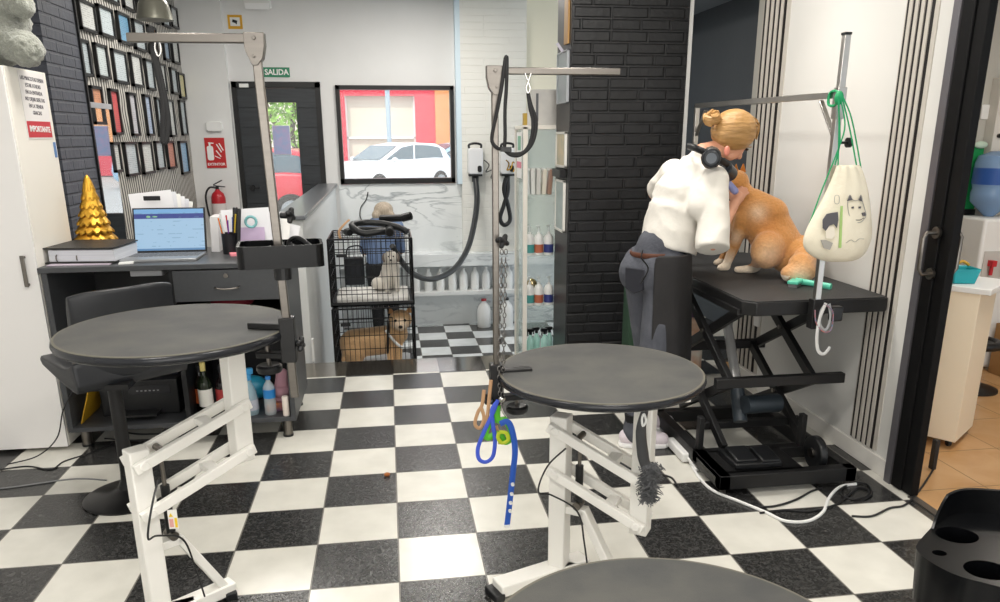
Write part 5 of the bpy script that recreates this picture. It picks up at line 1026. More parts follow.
# tree outside the door
TC = at(287, 118, 19.5)
t = thing('street_tree', (TC.x, 19.5, 0), 'leafy green street tree seen through the glass of the door', 'tree')
obj('trunk', MB().tube([(TC.x + .35, 19.5, -.05), (TC.x + .3, 19.5, 1.0), (TC.x + .1, 19.5, 1.6), (TC.x + .3, 19.6, 3.0)], [.10, .08, .07, .05], 10, 4), M('bark', '#4c4238', .9), t, smooth=True)
obj('branch', MB().tube([(TC.x + .15, 19.5, 1.4), (TC.x - .3, 19.4, 1.9), (TC.x - .5, 19.4, 2.6)], [.05, .04, .02], 8, 4), M('bark'), t, smooth=True)
random.seed(9); lv = MB()
for i in range(1300):
    c = Vector((min(TC.x + .75, TC.x + random.gauss(0, .7)), 19.5 + random.gauss(0, .5), 2.3 + random.gauss(0, .5))); a = Vector((random.gauss(0, 1), random.gauss(0, 1), random.gauss(0, 1))).normalized(); b2 = a.orthogonal().normalized(); s_ = random.uniform(.06, .11)
    lv.add([c - a * s_, c + b2 * s_ * .5, c + a * s_, c - b2 * s_ * .5], [(0, 1, 2, 3)])
tagp(obj('foliage', lv, M('sunlit_leaves', '#8fb84c', .6, noise=.6, nscale=1.5, ncol='#5f9438'), t), None, None, None, 'stuff')
# poster and lettering on the door glass
t = thing('door_poster', (-1.15, 6.99, 1.45), 'blue and lilac poster stuck on the entrance door glass', 'poster')
obj('sheet', MB().box(-1.28, -1.09, 6.996, 7.0, 1.43, 1.75), M('poster_blue', '#9fb0d6', .5, noise=.7, nscale=14, ncol='#c5a9cf'), t)
obj('white_margin', MB().box(-1.285, -1.085, 7.0, 7.003, 1.425, 1.755), PAPER, t)
t = thing('window_building', (-8, 34, 0), 'pale building far behind the tree across the street', 'building')
obj('wall', MB().box(-24, XL, 34, 36, 0, 8), M('pale_render', '#d8cfc2', .8), t); obj('door_panel', MB().box(-12, -10.5, 33.95, 34, 0, 2.4), M('teal_door', '#4e7f80', .5), t)
# ------------------------------------------------------------------ right side: lift table, groomer, shiba, side room
def atX(x, y, X):
    d = _F + _R * ((x - 501.7) / 764.8) - _U * ((y - 358.33) / 764.8); return _CO + d * ((X - _CO.x) / d.x)
def atZ(x, y, Z):
    d = _F + _R * ((x - 501.7) / 764.8) - _U * ((y - 358.33) / 764.8); return _CO + d * ((Z - _CO.z) / d.z)
MATB = M('black_ribbed_mat', '#2b2b2c', .6, noise=.4, nscale=6, ncol='#3a3a3a', bump=.15, bscale=300)
t = thing('lift_table', (1.95, 1.4, 0), 'black electric scissor lift grooming table with the shiba dog sitting on it', 'lift table')
TX0, TX1, TY0, TY1, TZ = 1.655, 2.385, .70, 2.21, .885
ch = .05
poly = [(TX0 + ch, TY0), (TX1 - .02, TY0), (TX1, TY0 + .02), (TX1, TY1 - ch), (TX1 - ch, TY1), (TX0 + ch, TY1), (TX0, TY1 - ch), (TX0, TY0 + ch)]
obj('top_frame', MB().prism(poly, TZ - .07, TZ - .006), BLKM, t, bevel=.004)
obj('top_mat', MB().prism([(x * .985 + .015 * 2.01, y * .985 + .015 * 1.39) for x, y in poly], TZ - .006, TZ), MATB, t, bevel=.002)
BX0, BX1, BY0, BY1 = 1.50, 2.19, .50, 1.44
b = MB().box(BX0, BX1, BY0, BY0 + .055, .03, .10).box(BX0, BX1, BY1 - .055, BY1, .03, .10).box(BX0, BX0 + .055, BY0, BY1, .03, .10).box(BX1 - .055, BX1, BY0, BY1, .03, .10).box(BX0, BX1, .78, .84, .04, .10).box(1.50, 1.94, BY0 + .03, .80, .075, .10)
obj('base_frame', b, BLKM, t, bevel=.003)
for x_ in (BX0 + .03, BX1 - .03):
    for y_ in (BY0 + .03, BY1 - .03): obj('levelling_foot', MB().cyl((x_, y_, 0), (x_, y_, .03), .014, 12), CHR, t, smooth=True)
for X_, a, c, e, g_ in ((1.66, (735, 470), (700, 395), (745, 380), (700, 305)), (2.10, (792, 466), (760, 385), (802, 372), (760, 316))):
    p0, p1 = atX(*a, X_), atX(*c, X_); p2, p3 = atX(*e, X_), atX(*g_, X_)
    y0, y1 = .82, 1.50; z0, z1, z2 = .10, .455, .82
    obj('scissor_arm', MB().beam((X_, y0, z0), (X_, y1, z1), .03, .05), BLKM, t, bevel=.003); obj('scissor_arm', MB().beam((X_ + .032, y1, z0), (X_ + .032, y0, z1), .03, .05), BLKM, t, bevel=.003)
    obj('scissor_arm', MB().beam((X_, y0, z1), (X_, y1, z2), .03, .05), BLKM, t, bevel=.003); obj('scissor_arm', MB().beam((X_ + .032, y1, z1), (X_ + .032, y0, z2), .03, .05), BLKM, t, bevel=.003)
    for yy, zz in ((y0, z1), (y1, z1), ((y0 + y1) / 2, (z0 + z1) / 2), ((y0 + y1) / 2, (z1 + z2) / 2)): obj('pivot_bolt', MB().cyl((X_ - .025, yy, zz), (X_ + .06, yy, zz), .012, 12), CHR, t, smooth=True)
    obj('side_rail', MB().box(X_ - .02, X_ + .05, y0 - .06, y1 + .06, z2 - .01, z2 + .018), BLKM, t)
obj('cross_beam', MB().box(1.58, 2.26, .79, .83, .43, .48), BLKM, t, bevel=.003)
obj('cross_beam', MB().box(1.62, 2.18, 1.48, 1.52, .43, .48), BLKM, t, bevel=.003)
obj('cross_beam', MB().box(1.62, 2.16, .98, 1.02, .14, .18), BLKM, t, bevel=.003)
obj('actuator_rod', MB().cyl((1.80, 1.02, .36), (1.84, 1.30, .66), .026, 16), M('silver_tube', '#c8c8c8', .25, .6), t, smooth=True)
ac = obj('actuator_tube', MB().cyl((1.785, .92, .20), (1.80, 1.03, .37), .036, 16), M('dark_slate_plastic', '#2c343b', .45), t, smooth=True)
obj('motor', MB().cyl((1.79, .90, .30), (1.99, .93, .29), .048, 20), M('dark_slate_plastic'), ac, smooth=True)
for px_ in (704, 803):
    p = atZ(px_ - 5, 448, .10) if px_ < 750 else atZ(800, 445, .10)
    obj('upright_stop', MB().box(p.x - .014, p.x + .014, p.y - .02, p.y + .02, .08, .27), BLKM, t, bevel=.003)
p = atZ(815, 458, .09); wt = obj('wheel', MB().cyl((p.x - .02, p.y, .12), (p.x + .02, p.y, .12), .085, 26), BLK, t, bevel=.008); obj('wheel_hub', MB().cyl((p.x - .03, p.y, .12), (p.x + .03, p.y, .12), .025, 14), CHR, wt)
t2 = thing('foot_pedal', (1.70, .64, .10), 'twin black foot pedal unit on the base of the lift table', 'foot pedal')
obj('pedal_base', MB().box(1.60, 1.84, .56, .76, .101, .13), BLK, t2, bevel=.006)
obj('pedal', MB().box(1.615, 1.72, .58, .72, .13, .150, rx(.12)), BLK, t2, bevel=.006); obj('pedal', MB().box(1.735, 1.83, .56, .70, .13, .150, rx(.12)), BLK, t2, bevel=.006)
# arch over the lift table
CHR2 = M('polished_steel_tube', '#c4c1bc', 0.3, 1.0, noise=.3, nscale=6, ncol='#8f8c88')
t = thing('grooming_arch', (1.97, .66, .8), 'square steel arch over the lift table, cloth bag hanging from it', 'grooming arch')
AX = 1.975
obj('front_pole', MB().beam((AX, .655, .80), (AX, .655, 2.04), .028, .028), CHR2, t, bevel=.002); obj('rear_pole', MB().beam((AX, 2.25, .80), (AX, 2.25, 1.81), .028, .028), CHR2, t, bevel=.002)
obj('pole_cap', MB().box(AX - .016, AX + .016, .64, .671, 2.04, 2.05), BLK, t)
obj('top_bar', MB().beam((AX, .66, 1.80), (AX, 2.26, 1.81), .028, .028), CHR2, t, bevel=.002)
for y_, s in ((.66, 1), (2.25, -1)): obj('corner_brace', MB().beam((AX, y_, 1.62), (AX, y_ + s * .14, 1.78), .022, .010), CHR2, t, bevel=.002)
obj('sleeve', MB().box(AX - .02, AX + .02, .635, .675, 1.70, 1.83), CHR2, t, bevel=.002)
for y_ in (.655, 2.25): obj('table_clamp', MB().box(AX - .026, AX + .026, y_ - .024, y_ + .024, .76, .90), BLKM, t, bevel=.004)
obj('knob', MB().cyl((AX + .02, .655, 1.60), (AX + .06, .655, 1.60), .006, 8).cyl((AX + .06, .655, 1.60), (AX + .075, .655, 1.60), .022, 14), BLK, t, smooth=True)
# cloth bag
CLOTH = M('natural_cotton', '#e8e1cd', .9, noise=.25, nscale=14, ncol='#d8cdb2', bump=.25, bscale=60)
t = thing('drawstring_bag', (1.98, .58, 1.1), 'cream cotton drawstring bag printed with two dog heads, hanging from the arch', 'bag')
def bag():
    rows = [(165, 837, 860, .020), (168, 836.5, 861, .028), (175, 834, 864, .040), (190, 828, 867, .055), (205, 820, 869, .065), (220, 812, 870, .075), (233, 805.5, 871, .078), (243, 803, 869, .076), (251, 806, 866, .066), (257, 814, 862, .05), (262, 825, 852, .028)]
    vs = []; n = 40
    for k, (y, xl, xr, dep) in enumerate(rows):
        L = at(xl, y, .58); R_ = at(xr, y, .58); c = (L + R_) / 2; hw = (R_ - L).length / 2
        for j in range(n):
            a = 2 * PI * j / n; fold = 1 + (.16 * math.cos(a * 9) if k < 2 else .07 * math.cos(a * 9) if k < 4 else .02 * math.cos(a * 7 + k))
            vs.append(Vector((c.x + hw * math.cos(a), c.y + dep * math.sin(a) * fold, c.z + (.004 * math.cos(a * 9) if k < 2 else 0))))
    m = MB(); m.add(vs, [(i * n + j, i * n + (j + 1) % n, (i + 1) * n + (j + 1) % n, (i + 1) * n + j) for i in range(len(rows) - 1) for j in range(n)] + [tuple(range(n))[::-1], tuple((len(rows) - 1) * n + j for j in range(n))])
    return obj('bag_cloth', m, CLOTH, t, smooth='all', sub=1)
bo = bag(); GC = M('green_cord', '#1f9b62', .6)
for pts_ in ([(839, 96), (839, 130), (838, 167)], [(842, 96), (850, 130), (857, 168)], [(840, 97), (845, 125), (838, 150), (822, 190), (806, 234)], [(843, 97), (852, 120), (861, 168)], [(838, 98), (840, 140), (835, 165)]):
    obj('cord', MB().tube(pth(pts_, .60), .0035, 6, 5), GC, t, smooth=True)
obj('cord_knot', MB().ell(at(839, 98, .62), (.018, .022, .03)).tube([(AX - .02, .64, 1.76), (AX - .02, .70, 1.76), (AX - .02, .70, 1.81), (AX - .02, .64, 1.81)], .006, 6, 3, closed=True), GC, t, smooth=True)
INK = M('ink_grey', '#5b5a5e', .8); INKL = M('ink_light', '#a29f98', .8); INKG = M('ink_green', '#a3c377', .8)
def decal(pxs, dy, mat, nm, r=.0016, closed=False):
    obj(nm, MB().tube(pth(pxs, .58 - dy), r, 5, 4, closed=closed), mat, t, smooth=True)
def patch(pxs, dy, mat, nm):
    ps = pth(pxs, .58 - dy); bk = [p + Vector((0, .004, 0)) for p in ps]; n = len(ps)
    obj(nm, MB().add(ps + bk, [tuple(range(n)), tuple(range(n, 2 * n))[::-1]] + [(i, (i + 1) % n, n + (i + 1) % n, n + i) for i in range(n)]), mat, t)
patch([(823, 220), (827, 214), (832, 213), (838, 212), (838.5, 220), (837, 228), (834, 224), (829, 226), (826, 231), (823, 228)], .082, INK, 'dark_dog_print')
patch([(826, 231), (829, 227), (834, 226), (835, 235), (832, 239), (826, 238)], .083, M('print_pale', '#e4ddcd', .9), 'dog_face_print')
patch([(821, 240), (826, 240), (833, 243), (830, 250), (824, 248)], .079, INKL, 'chest_print')
decal([(848, 201), (850, 195), (853, 200), (858, 200), (861, 195), (863, 203), (865, 210), (866, 216), (861, 222), (855, 222), (850, 217), (848, 208)], .070, INKL, 'pale_dog_print', .0018, True)
patch([(847.5, 201), (850, 195), (852.5, 200)], .072, INK, 'ear_print'); patch([(859, 200), (861.5, 195), (863, 202)], .070, INK, 'ear_print')
patch([(862, 213), (866, 212), (866, 216), (863, 216)], .068, INK, 'nose_print'); decal([(856, 220), (860, 220), (864, 218)], .073, INK, 'mouth_print')
for x_ in (853, 860): patch([(x_ - 1, 207), (x_ + 1, 206.5), (x_ + 1, 208.5), (x_ - 1, 208.5)], .072, INK, 'eye_print')
patch([(841, 206), (843, 206), (841.5, 248), (839, 248)], .080, INKG, 'green_lettering')
decal([(835, 196), (839, 196), (839, 203), (835, 203)], .068, INKL, 'stamp_print', .0014, True)
decal([(846, 243), (851, 240), (855, 242), (859, 239), (864, 239)], .078, INKL, 'signature_print', .0012)
# mint comb
t = thing('slicker_brush', (2.10, .98, TZ), 'mint green slicker brush lying on the lift table beside the shiba tail', 'brush')
MINT = M('mint_plastic', '#62cdb0', .35)
q0, q1, q2 = atZ(796, 281, TZ + .02), atZ(810, 283, TZ + .018), atZ(831, 287, TZ + .012)
obj('handle', MB().tube([q0, q1, q2], [.018, .015, .018], 10, 6, flat=.8), MINT, t, smooth=True)
hp = atZ(795, 283, TZ + .018); obj('head', MB().box(hp.x - .045, hp.x + .045, hp.y - .028, hp.y + .028, TZ + .016, TZ + .034, rz(.8)), MINT, t, bevel=.005)
obj('pin_pad', MB().box(hp.x - .04, hp.x + .04, hp.y - .022, hp.y + .022, TZ, TZ + .016, rz(.8)), M('grey_pin_pad', '#6f6f70', .6), t)
# straps hanging below the table front
t = thing('grooming_noose', (2.04, .62, .75), 'grey and white straps with a coloured ring hanging under the lift table front', 'noose')
obj('white_strap', MB().tube(pth([(826, 303), (820, 318), (817, 335), (818, 350), (824, 354), (830, 347)], .60), .008, 8, 6, flat=.35), M('white_strap', '#cfcfcd', .5), t, smooth=True)
obj('grey_strap', MB().tube(pth([(829, 304), (831, 318), (826, 330), (820, 325), (821, 312), (826, 304)], .61), .008, 8, 6, flat=.35), M('grey_strap', '#9c9ea0', .5), t, smooth=True)
obj('coloured_ring', MB().tube(pth([(815, 310), (816, 322), (822, 331), (830, 331), (833, 320), (832, 310), (824, 304)], .60), .003, 6, 5), M('red_blue_cord', '#b0675c', .6, noise=1, nscale=60, ncol='#5b86a8'), t, smooth=True)
obj('black_grip', MB().box(2.03, 2.085, .60, .64, .80, .87), BLK, t, bevel=.008)

# ---- the groomer
def groomer():
    G = thing('person', (1.38, 1.25, 0), 'blonde person in white T-shirt and black apron bending over the shiba', 'person')
    f = Vector((.86, .50, 0)).normalized(); s = Vector((f.y, -f.x, 0))      # facing, and towards her right (camera side)
    skin = M('skin_groomer', '#d79f82', .5, noise=.2, nscale=12, ncol='#cf8f74', bump=.03)
    PV = Vector((1.435, 1.36, .95)); CH = Vector((1.59, 1.40, 1.31)); NK = Vector((1.68, 1.40, 1.54)); HD = at(735, 136, 1.40)
    SR = CH + s * .165 + Vector((.02, 0, .10)); SL = at(674, 174, 1.52)
    ER = at(713, 243, 1.10); HR = at(735, 203, 1.34); EL = at(655, 193, 1.70); HL = at(726, 205, 1.68)
    hipR, hipL = PV + s * .085, PV - s * .085; kR = Vector((1.40, 1.19, .50)); kL = Vector((1.44, 1.40, .50)); aR = Vector((1.30, 1.15, .09)); aL = Vector((1.42, 1.36, .09))
    fd = (f + Vector((0, 0, -1.35))).normalized(); upv = (Vector((0, 0, 1)) - fd * fd.z).normalized()
    m = MB()
    m.cap(PV, CH, .125, .125).cap(CH + Vector((.03, 0, .06)), NK, .10, .055).cap(SR, SL, .06, .06).cap(NK, HD - Vector((.02, 0, .05)), .052, .05)
    m.ell(HD, (.090, .084, .104), ry(.75)).ell(HD + fd * .055 - upv * .04, (.052, .05, .050))
    m.cap(hipR, kR, .09, .06).cap(kR, aR, .058, .038).cap(hipL, kL, .09, .06).cap(kL, aL, .058, .038)
    m.cap(SR, ER, .052, .040).cap(ER, HR, .040, .027).cap(SL, EL, .052, .040).cap(EL, HL, .040, .027)
    # face bits
    m.cap(HD + fd * .100 + upv * .0, HD + fd * .122 - upv * .022, .012, .014)
    m.ell(HD + fd * .070 - upv * .08, (.03, .03, .022)); m.ell(HD + s * .084 - upv * .01 - f * .005, (.012, .02, .03))
    # hands: palm, four fingers, thumb curled over the dog's neck
    for H, side in ((HR, 1), (HL, -1)):
        hd = (H - (ER if side > 0 else EL)).normalized(); u = Vector((.5, .35, .55)).normalized(); w_ = hd.cross(u).normalized(); u = w_.cross(hd)
        m.cap(H, H + hd * .055, .026, .033)
        for k, ln in enumerate((.050, .058, .054, .042)):
            r0 = H + hd * .07 + w_ * (k - 1.5) * .017; r1 = r0 + hd * ln * .55 + u * .006; r2 = r1 + (hd * .5 + u * side * .5 + Vector((.3, 0, -.2))).normalized() * ln * .6
            m.cap(r0 - hd * .02, r1, .0095, .0088, 8).cap(r1, r2, .0088, .0075, 8)
        th = H + hd * .02 + w_ * side * -.03; m.cap(th, th + (hd * .6 - w_ * side * .6).normalized() * .045, .013, .010, 8).cap(th + (hd * .6 - w_ * side * .6).normalized() * .045, th + hd * .055 - w_ * side * .03, .010, .008, 8)
    blob('body', m, skin, G, .008, 3)
    # jeans
    j = MB(); j.cap(PV - Vector((0, 0, .02)), PV + Vector((.03, .0, .10)), .145, .135).ell(PV - f * .06 + s * .06 - Vector((0, 0, .03)), (.11, .11, .12)).ell(PV - f * .06 - s * .06 - Vector((0, 0, .03)), (.11, .11, .12))
    j.cap(hipR, kR, .115, .088).cap(kR, aR, .086, .072).cap(hipL, kL, .115, .088).cap(kL, aL, .086, .072)
    JE = M('faded_black_denim', '#45474f', .9, noise=.6, nscale=7, ncol='#62656d', bump=.35, bscale=70); jo = blob('jeans', j, JE, G, .010, 4)
    bp = MB(); c0 = PV - f * .165 + s * .01 + Vector((0, 0, -.05)); nrm = (-f + s * .15).normalized(); tg = Vector((-nrm.y, nrm.x, 0))
    bp.add([c0 + nrm * .012 + tg * a + Vector((0, 0, b_)) for a, b_ in ((-.06, .06), (.06, .06), (.055, -.05), (0, -.075), (-.055, -.05))] + [c0 - nrm * .01 + tg * a + Vector((0, 0, b_)) for a, b_ in ((-.06, .06), (.06, .06), (.055, -.05), (0, -.075), (-.055, -.05))], [(0, 1, 2, 3, 4), (9, 8, 7, 6, 5)] + [(i, (i + 1) % 5, (i + 1) % 5 + 5, i + 5) for i in range(5)])
    obj('back_pocket', bp, M('denim_pocket', '#2b2c33', .9), jo, bevel=.004)
    obj('belt', MB().tube([PV + Vector((0, 0, .075)) + f * math.cos(a) * .135 + s * math.sin(a) * .135 for a in [i * PI / 8 for i in range(16)]], .014, 8, 3, closed=True, flat=.35), M('brown_leather_belt', '#5a3422', .6), G, smooth=True)
    # apron: wraps front and the side turned to the camera
    ap = MB(); cols = 17; rows = 8; a0, a1 = -.42 * PI, .82 * PI
    for rr in range(rows):
        zt_ = rr / (rows - 1); z_ = 1.04 - .60 * zt_; c = (PV + (kR + kL) / 2 * 0) ; cc = Vector((PV.x + .010 - .01 * zt_, PV.y - .02 - .06 * zt_, z_)); R0 = .170 + .012 * zt_
        for k in range(cols):
            a = a0 + (a1 - a0) * k / (cols - 1); d_ = f * math.cos(a) + s * math.sin(a); fold = (.012 * math.sin(k * 1.5 + zt_ * 1.5) + .007 * math.sin(k * 2.9 + 1)) * (.25 + zt_)
            ap.v.append(tuple(cc + d_ * (R0 + fold)))
    ap.f = [(r * cols + k, r * cols + k + 1, (r + 1) * cols + k + 1, (r + 1) * cols + k) for r in range(rows - 1) for k in range(cols - 1)]; ap.m = [0] * len(ap.f)
    obj('apron', ap, M('black_apron_cloth', '#262526', .85, noise=.4, nscale=5, ncol='#333132', bump=.3, bscale=25), G, smooth='all', solid=.006, sub=1)
    obj('apron_tie', MB().tube([PV + Vector((0, 0, .10)) - f * .13 + s * .02, PV - f * .18 + s * .06 + Vector((0, 0, .07)), PV - f * .17 + s * .10 + Vector((0, 0, .02)), PV - f * .19 + s * .07 + Vector((0, 0, -.06))], .008, 6, 5, flat=.4), BLK, G, smooth=True)
    # T-shirt
    sh = MB(); sh.cyl(Vector((1.505, 1.37, 1.035)), Vector((1.56, 1.40, 1.26)), .156, 32, .160).cap(Vector((1.55, 1.39, 1.22)), CH - Vector((.01, 0, 0)), .152, .158).cap(CH - Vector((.01, 0, 0)), CH + Vector((.045, 0, .11)), .160, .12).cap(SR, SL, .070, .075).cap(NK - Vector((.02, 0, .06)), NK - Vector((.01, 0, .035)), .085, .075)
    sh.cyl(SR + Vector((-.01, .0, .0)), ER + (SR - ER) * -.10, .078, 24, .086).cap(SR, (SR + ER) / 2 + Vector((-.05, .03, .02)), .076, .080).cap(SL, EL + (SL - EL) * .25, .080, .070)
    to = blob('t_shirt', sh, M('white_cotton', '#dedad2', .9, noise=.1, nscale=5, ncol='#d3cfc6', bump=.25, bscale=30), G, .009, 3)
    # cloth folds and a straight-cut hem in the shirt's own geometry
    from mathutils import noise as mn
    gp = ORG[G.name]
    for v_ in to.data.vertices:
        p_ = Vector(v_.co) + gp; k_ = mn.noise(Vector((p_.x * 7 + p_.z * 5, p_.y * 7, p_.z * 6 - p_.x * 3))); k2 = mn.noise(Vector((p_.x * 16, p_.y * 16, p_.z * 9)))
        v_.co = Vector(v_.co) + v_.normal * (.007 * (.5 - abs(k_) * 2.6) + .0015 * k2)
    # hair with bun
    HM = M('honey_blonde_hair', '#bd935e', .45, noise=.8, nscale=40, ncol='#94703f', stretch=(.3, .3, 1.6), bump=.6, bscale=60)
    hr = MB(); hr.ell(HD - fd * .03 + upv * .005, (.122, .110, .112)).ell(HD + upv * .055 + fd * .0, (.088, .092, .07)).cap(HD - fd * .07 - upv * .02, HD - fd * .055 - upv * .075, .068, .045)
    ho = blob('hair', hr, HM, G, .008, 4)
    bu = MB(); bc = at(713, 121, 1.38)
    for k in range(5):
        a = k * 1.3; bu.tube([bc + upv * .028 * math.cos(a + i * .6) + s * .030 * math.sin(a + i * .6) - fd * .006 * i for i in range(7)], .017, 8, 3)
    obj('bun', bu, HM, ho, smooth=True)
    for k in range(10):
        a = -1.2 + k * .27; obj('hair_strand', MB().tube([bc + (HD - bc) * .25, HD - fd * .03 + upv * (.018 + .112 * math.cos(a)) + s * .109 * math.sin(a), HD + fd * .055 + upv * (.075 * math.cos(a) + .022) + s * .088 * math.sin(a)], .005, 6, 6), HM, ho, smooth=True)
    obj('ear_lobe', MB().ell(at(727, 151, 1.285), (.016, .010, .026)), M('ear_pink', '#e08d78', .5), G, smooth=True)
    for q in (-1, 1):
        e = HD + fd * .096 + s * .034 * q + upv * .012; obj('eye', MB().ell(e, (.010, .010, .007)), M('eye_dark', '#2c211c', .2), G, smooth=True)
        obj('eyebrow', MB().tube([e + upv * .022 - s * .014, e + upv * .026 + fd * .004, e + upv * .022 + s * .014], .003, 5, 3), HM, G, smooth=True)
    obj('lips', MB().ell(HD + fd * .104 - upv * .052, (.012, .018, .006)), M('lips', '#b5625a', .4), G, smooth=True)
    for a, dr in ((aR, Vector((1, -.22, 0))), (aL, Vector((1, .05, 0)))):
        dr.normalize(); c = Vector((a.x, a.y, 0)); sd = Vector((-dr.y, dr.x, 0))
        obj('sock', MB().cyl(c + Vector((0, 0, .08)), c + Vector((0, 0, .19)), .050, 18, .066), M('black_sock', '#141416', .9), G, smooth=True)
        sb = MB(); sb.cap(c - dr * .05 + Vector((0, 0, .055)), c + dr * .14 + Vector((0, 0, .045)), .042, .040).cap(c - dr * .03 + Vector((0, 0, .07)), c + dr * .04 + Vector((0, 0, .07)), .044, .040)
        so = blob('sneaker', sb, M('lilac_white_sneaker', '#d9cfd6', .7), G, .008, 3)
        obj('sole', MB().prism([tuple((c + dr * u + sd * v)[:2]) for u, v in ((-.09, -.02), (-.06, -.042), (.0, -.04), (.10, -.046), (.16, -.035), (.185, 0), (.16, .035), (.10, .046), (0, .04), (-.06, .042), (-.09, .02))], 0, .026), M('white_sole', '#efeeee', .5), so, bevel=.006)
    return G, HD, f, s, HR
G, HD, GF, GS, HR = groomer()
# headphones round the neck
t = thing('neck_headphones', at(708, 165, 1.2), 'large black over-ear headphones hanging round the blonde person neck', 'headphones')
pc = [at(688, 146, 1.36), at(700, 150, 1.24), at(716, 158, 1.20), at(728, 165, 1.24)]
obj('headband', MB().tube(pc, .018, 10, 6, flat=.45), BLK, t, smooth=True)
c1 = at(711, 158, 1.20); obj('ear_cup', MB().cyl(c1 + Vector((-.01, -.03, 0)), c1 + Vector((.02, .04, 0)), .048, 24).cyl(c1 + Vector((-.014, -.038, 0)), c1 + Vector((-.01, -.03, 0)), .040, 24, .048), M('satin_black_cup', '#1d2126', .3), t, bevel=.006)
obj('cup_disc', MB().cyl(c1 + Vector((-.0155, -.0415, 0)), c1 + Vector((-.014, -.038, 0)), .026, 20), M('grey_cup_disc', '#5d646c', .4), t)
c2 = at(728, 171, 1.28); obj('ear_cup', MB().cyl(c2 + Vector((-.03, -.02, .015)), c2 + Vector((.03, .03, -.02)), .040, 20), M('satin_black_cup'), t, bevel=.006)
obj('cushion', MB().tube([c1 + Vector((.02, .045, 0)) + Vector((-.7, .3, 0)) * math.cos(a) * .05 + Vector((0, 0, 1)) * math.sin(a) * .045 for a in [i * PI / 6 for i in range(12)]], .014, 8, closed=True), M('brown_grey_cushion', '#53493f', .7), t, smooth=True)
# clipper in the hand
t = thing('hair_clipper', at(731, 186, 1.30), 'lilac and grey hair clipper held in the person right hand', 'clipper')
obj('body', MB().cap(at(724, 178, 1.32), at(735, 191, 1.30), .017, .019), M('lilac_plastic', '#8a8fc0', .35), t, smooth=True)
obj('collar', MB().cyl(at(722, 176, 1.325), at(725, 180, 1.315), .022, 14), M('slate_metal', '#5e6876', .35, .5), t, smooth=True)
# ---- the shiba
cO, cD, cW = hx('#c98f52'), hx('#a96a33'), hx('#efdfc8')
def shiba():
    z = TZ; t = thing('shiba_dog', (2.05, 1.42, z), 'orange shiba dog sitting on the black lift table, seen from behind', 'dog')
    m = MB(); A = lambda x, y, Y: at(x, y, Y)
    m.cap(A(750, 212, 1.47), A(776, 243, 1.37), .092, .118).cap(A(752, 203, 1.48), A(770, 215, 1.42), .082, .10).cap(A(770, 220, 1.42), A(788, 250, 1.35), .10, .095)
    m.cap(A(750, 212, 1.50), A(741, 193, 1.53), .082, .068)
    hd = A(736, 182, 1.54); m.ell(hd, (.072, .072, .068)).cap(hd + Vector((-.03, .04, -.015)), hd + Vector((-.07, .08, -.03)), .036, .022)
    m.ell(A(768, 250, 1.30), (.098, .075, .105)).ell(A(787, 258, 1.32), (.085, .08, .085))
    fb = atZ(752, 269, z + .022); m.cap(fb, atZ(737, 269.5, z + .020), .026, .020).cap(A(762, 256, 1.28), fb + Vector((.02, 0, .01)), .05, .03)
    for (px_, py_), k in (((723, 267), 0), ((719, 262), 1)):
        pw = atZ(px_ + 2, py_, z + .022); sh = A(743 + (-3 if k else 0), 218, 1.44 + .10 * k); kn = sh.lerp(pw, .55) + Vector((.012, 0, 0))
        m.cap(sh, kn, .045, .032).cap(kn, pw + Vector((.01, 0, .02)), .032, .025).cap(pw + Vector((.01, 0, 0)), pw + Vector((-.028, .005, -.003)), .024, .020)
    chest = A(741, 222, 1.50); m.ell(chest, (.06, .07, .09))
    tl = atZ(803, 272, z + .06); m.ell(at(800, 254, 1.27), (.078, .07, .078)).cap(at(808, 244, 1.31), tl + Vector((0, .01, .01)), .055, .066).ell(tl, (.07, .06, .058)).ell(tl + Vector((-.05, .02, -.01)), (.06, .055, .048)).ell(tl + Vector((.0, .03, .045)), (.065, .06, .05)).ell(at(793, 248, 1.33), (.07, .07, .07))
    thigh = A(770, 256, 1.24); ft = fb; p1 = A(735, 240, 1.42); p2 = atZ(723, 268, z)
    dk = A(768, 222, 1.30)
    def col(v):
        c = cO; w1 = math.exp(-((v - thigh).length / .075) ** 2) * .45; w2 = 1.0 if (v.z < z + .045 and v.x < fb.x + .03) else max(0, 1 - (v.z - z - .045) / .10) if v.x < p1.x + .035 else 0
        w3 = max(0, 1 - (v - p1).length / .07) * .9; wt = math.exp(-((v - tl - Vector((-.03, -.04, -.03))).length / .07) ** 2) * .6; wl = math.exp(-((v - A(758, 212, 1.36)).length / .05) ** 2) * .45
        d = math.exp(-((v - dk).length / .10) ** 2) * .7
        c = mixv(c, cD, d); return mixv(c, cW, max(w1, w2, w3, wt, wl))
    FUR = vcolmat('shiba_fur', .85, .7, 70, .22, .3)
    blob('body', m, FUR, t, .008, 12, colfn=col)
    for k in (-1, 1):
        q = hd + Vector((.03 * k + .01, -.01 + .02 * k, .05)); obj('ear', MB().add([q + Vector((-.025, 0, 0)), q + Vector((.025, .005, 0)), q + Vector((0, 0, .06)), q + Vector((0, .025, 0))], [(0, 1, 2), (1, 3, 2), (3, 0, 2), (0, 3, 1)]), M('shiba_ear', '#b5712f', .9), t, bevel=.004)
        obj('eye', MB().ell(hd + Vector((-.045 + .02 * k, .045 + .02 * k, .015)), (.009, .009, .009)), M('dark_eye'), t, smooth=True)
    obj('nose', MB().ell(hd + Vector((-.085, .095, -.028)), (.013, .013, .010)), M('dark_nose'), t, smooth=True)
shiba()
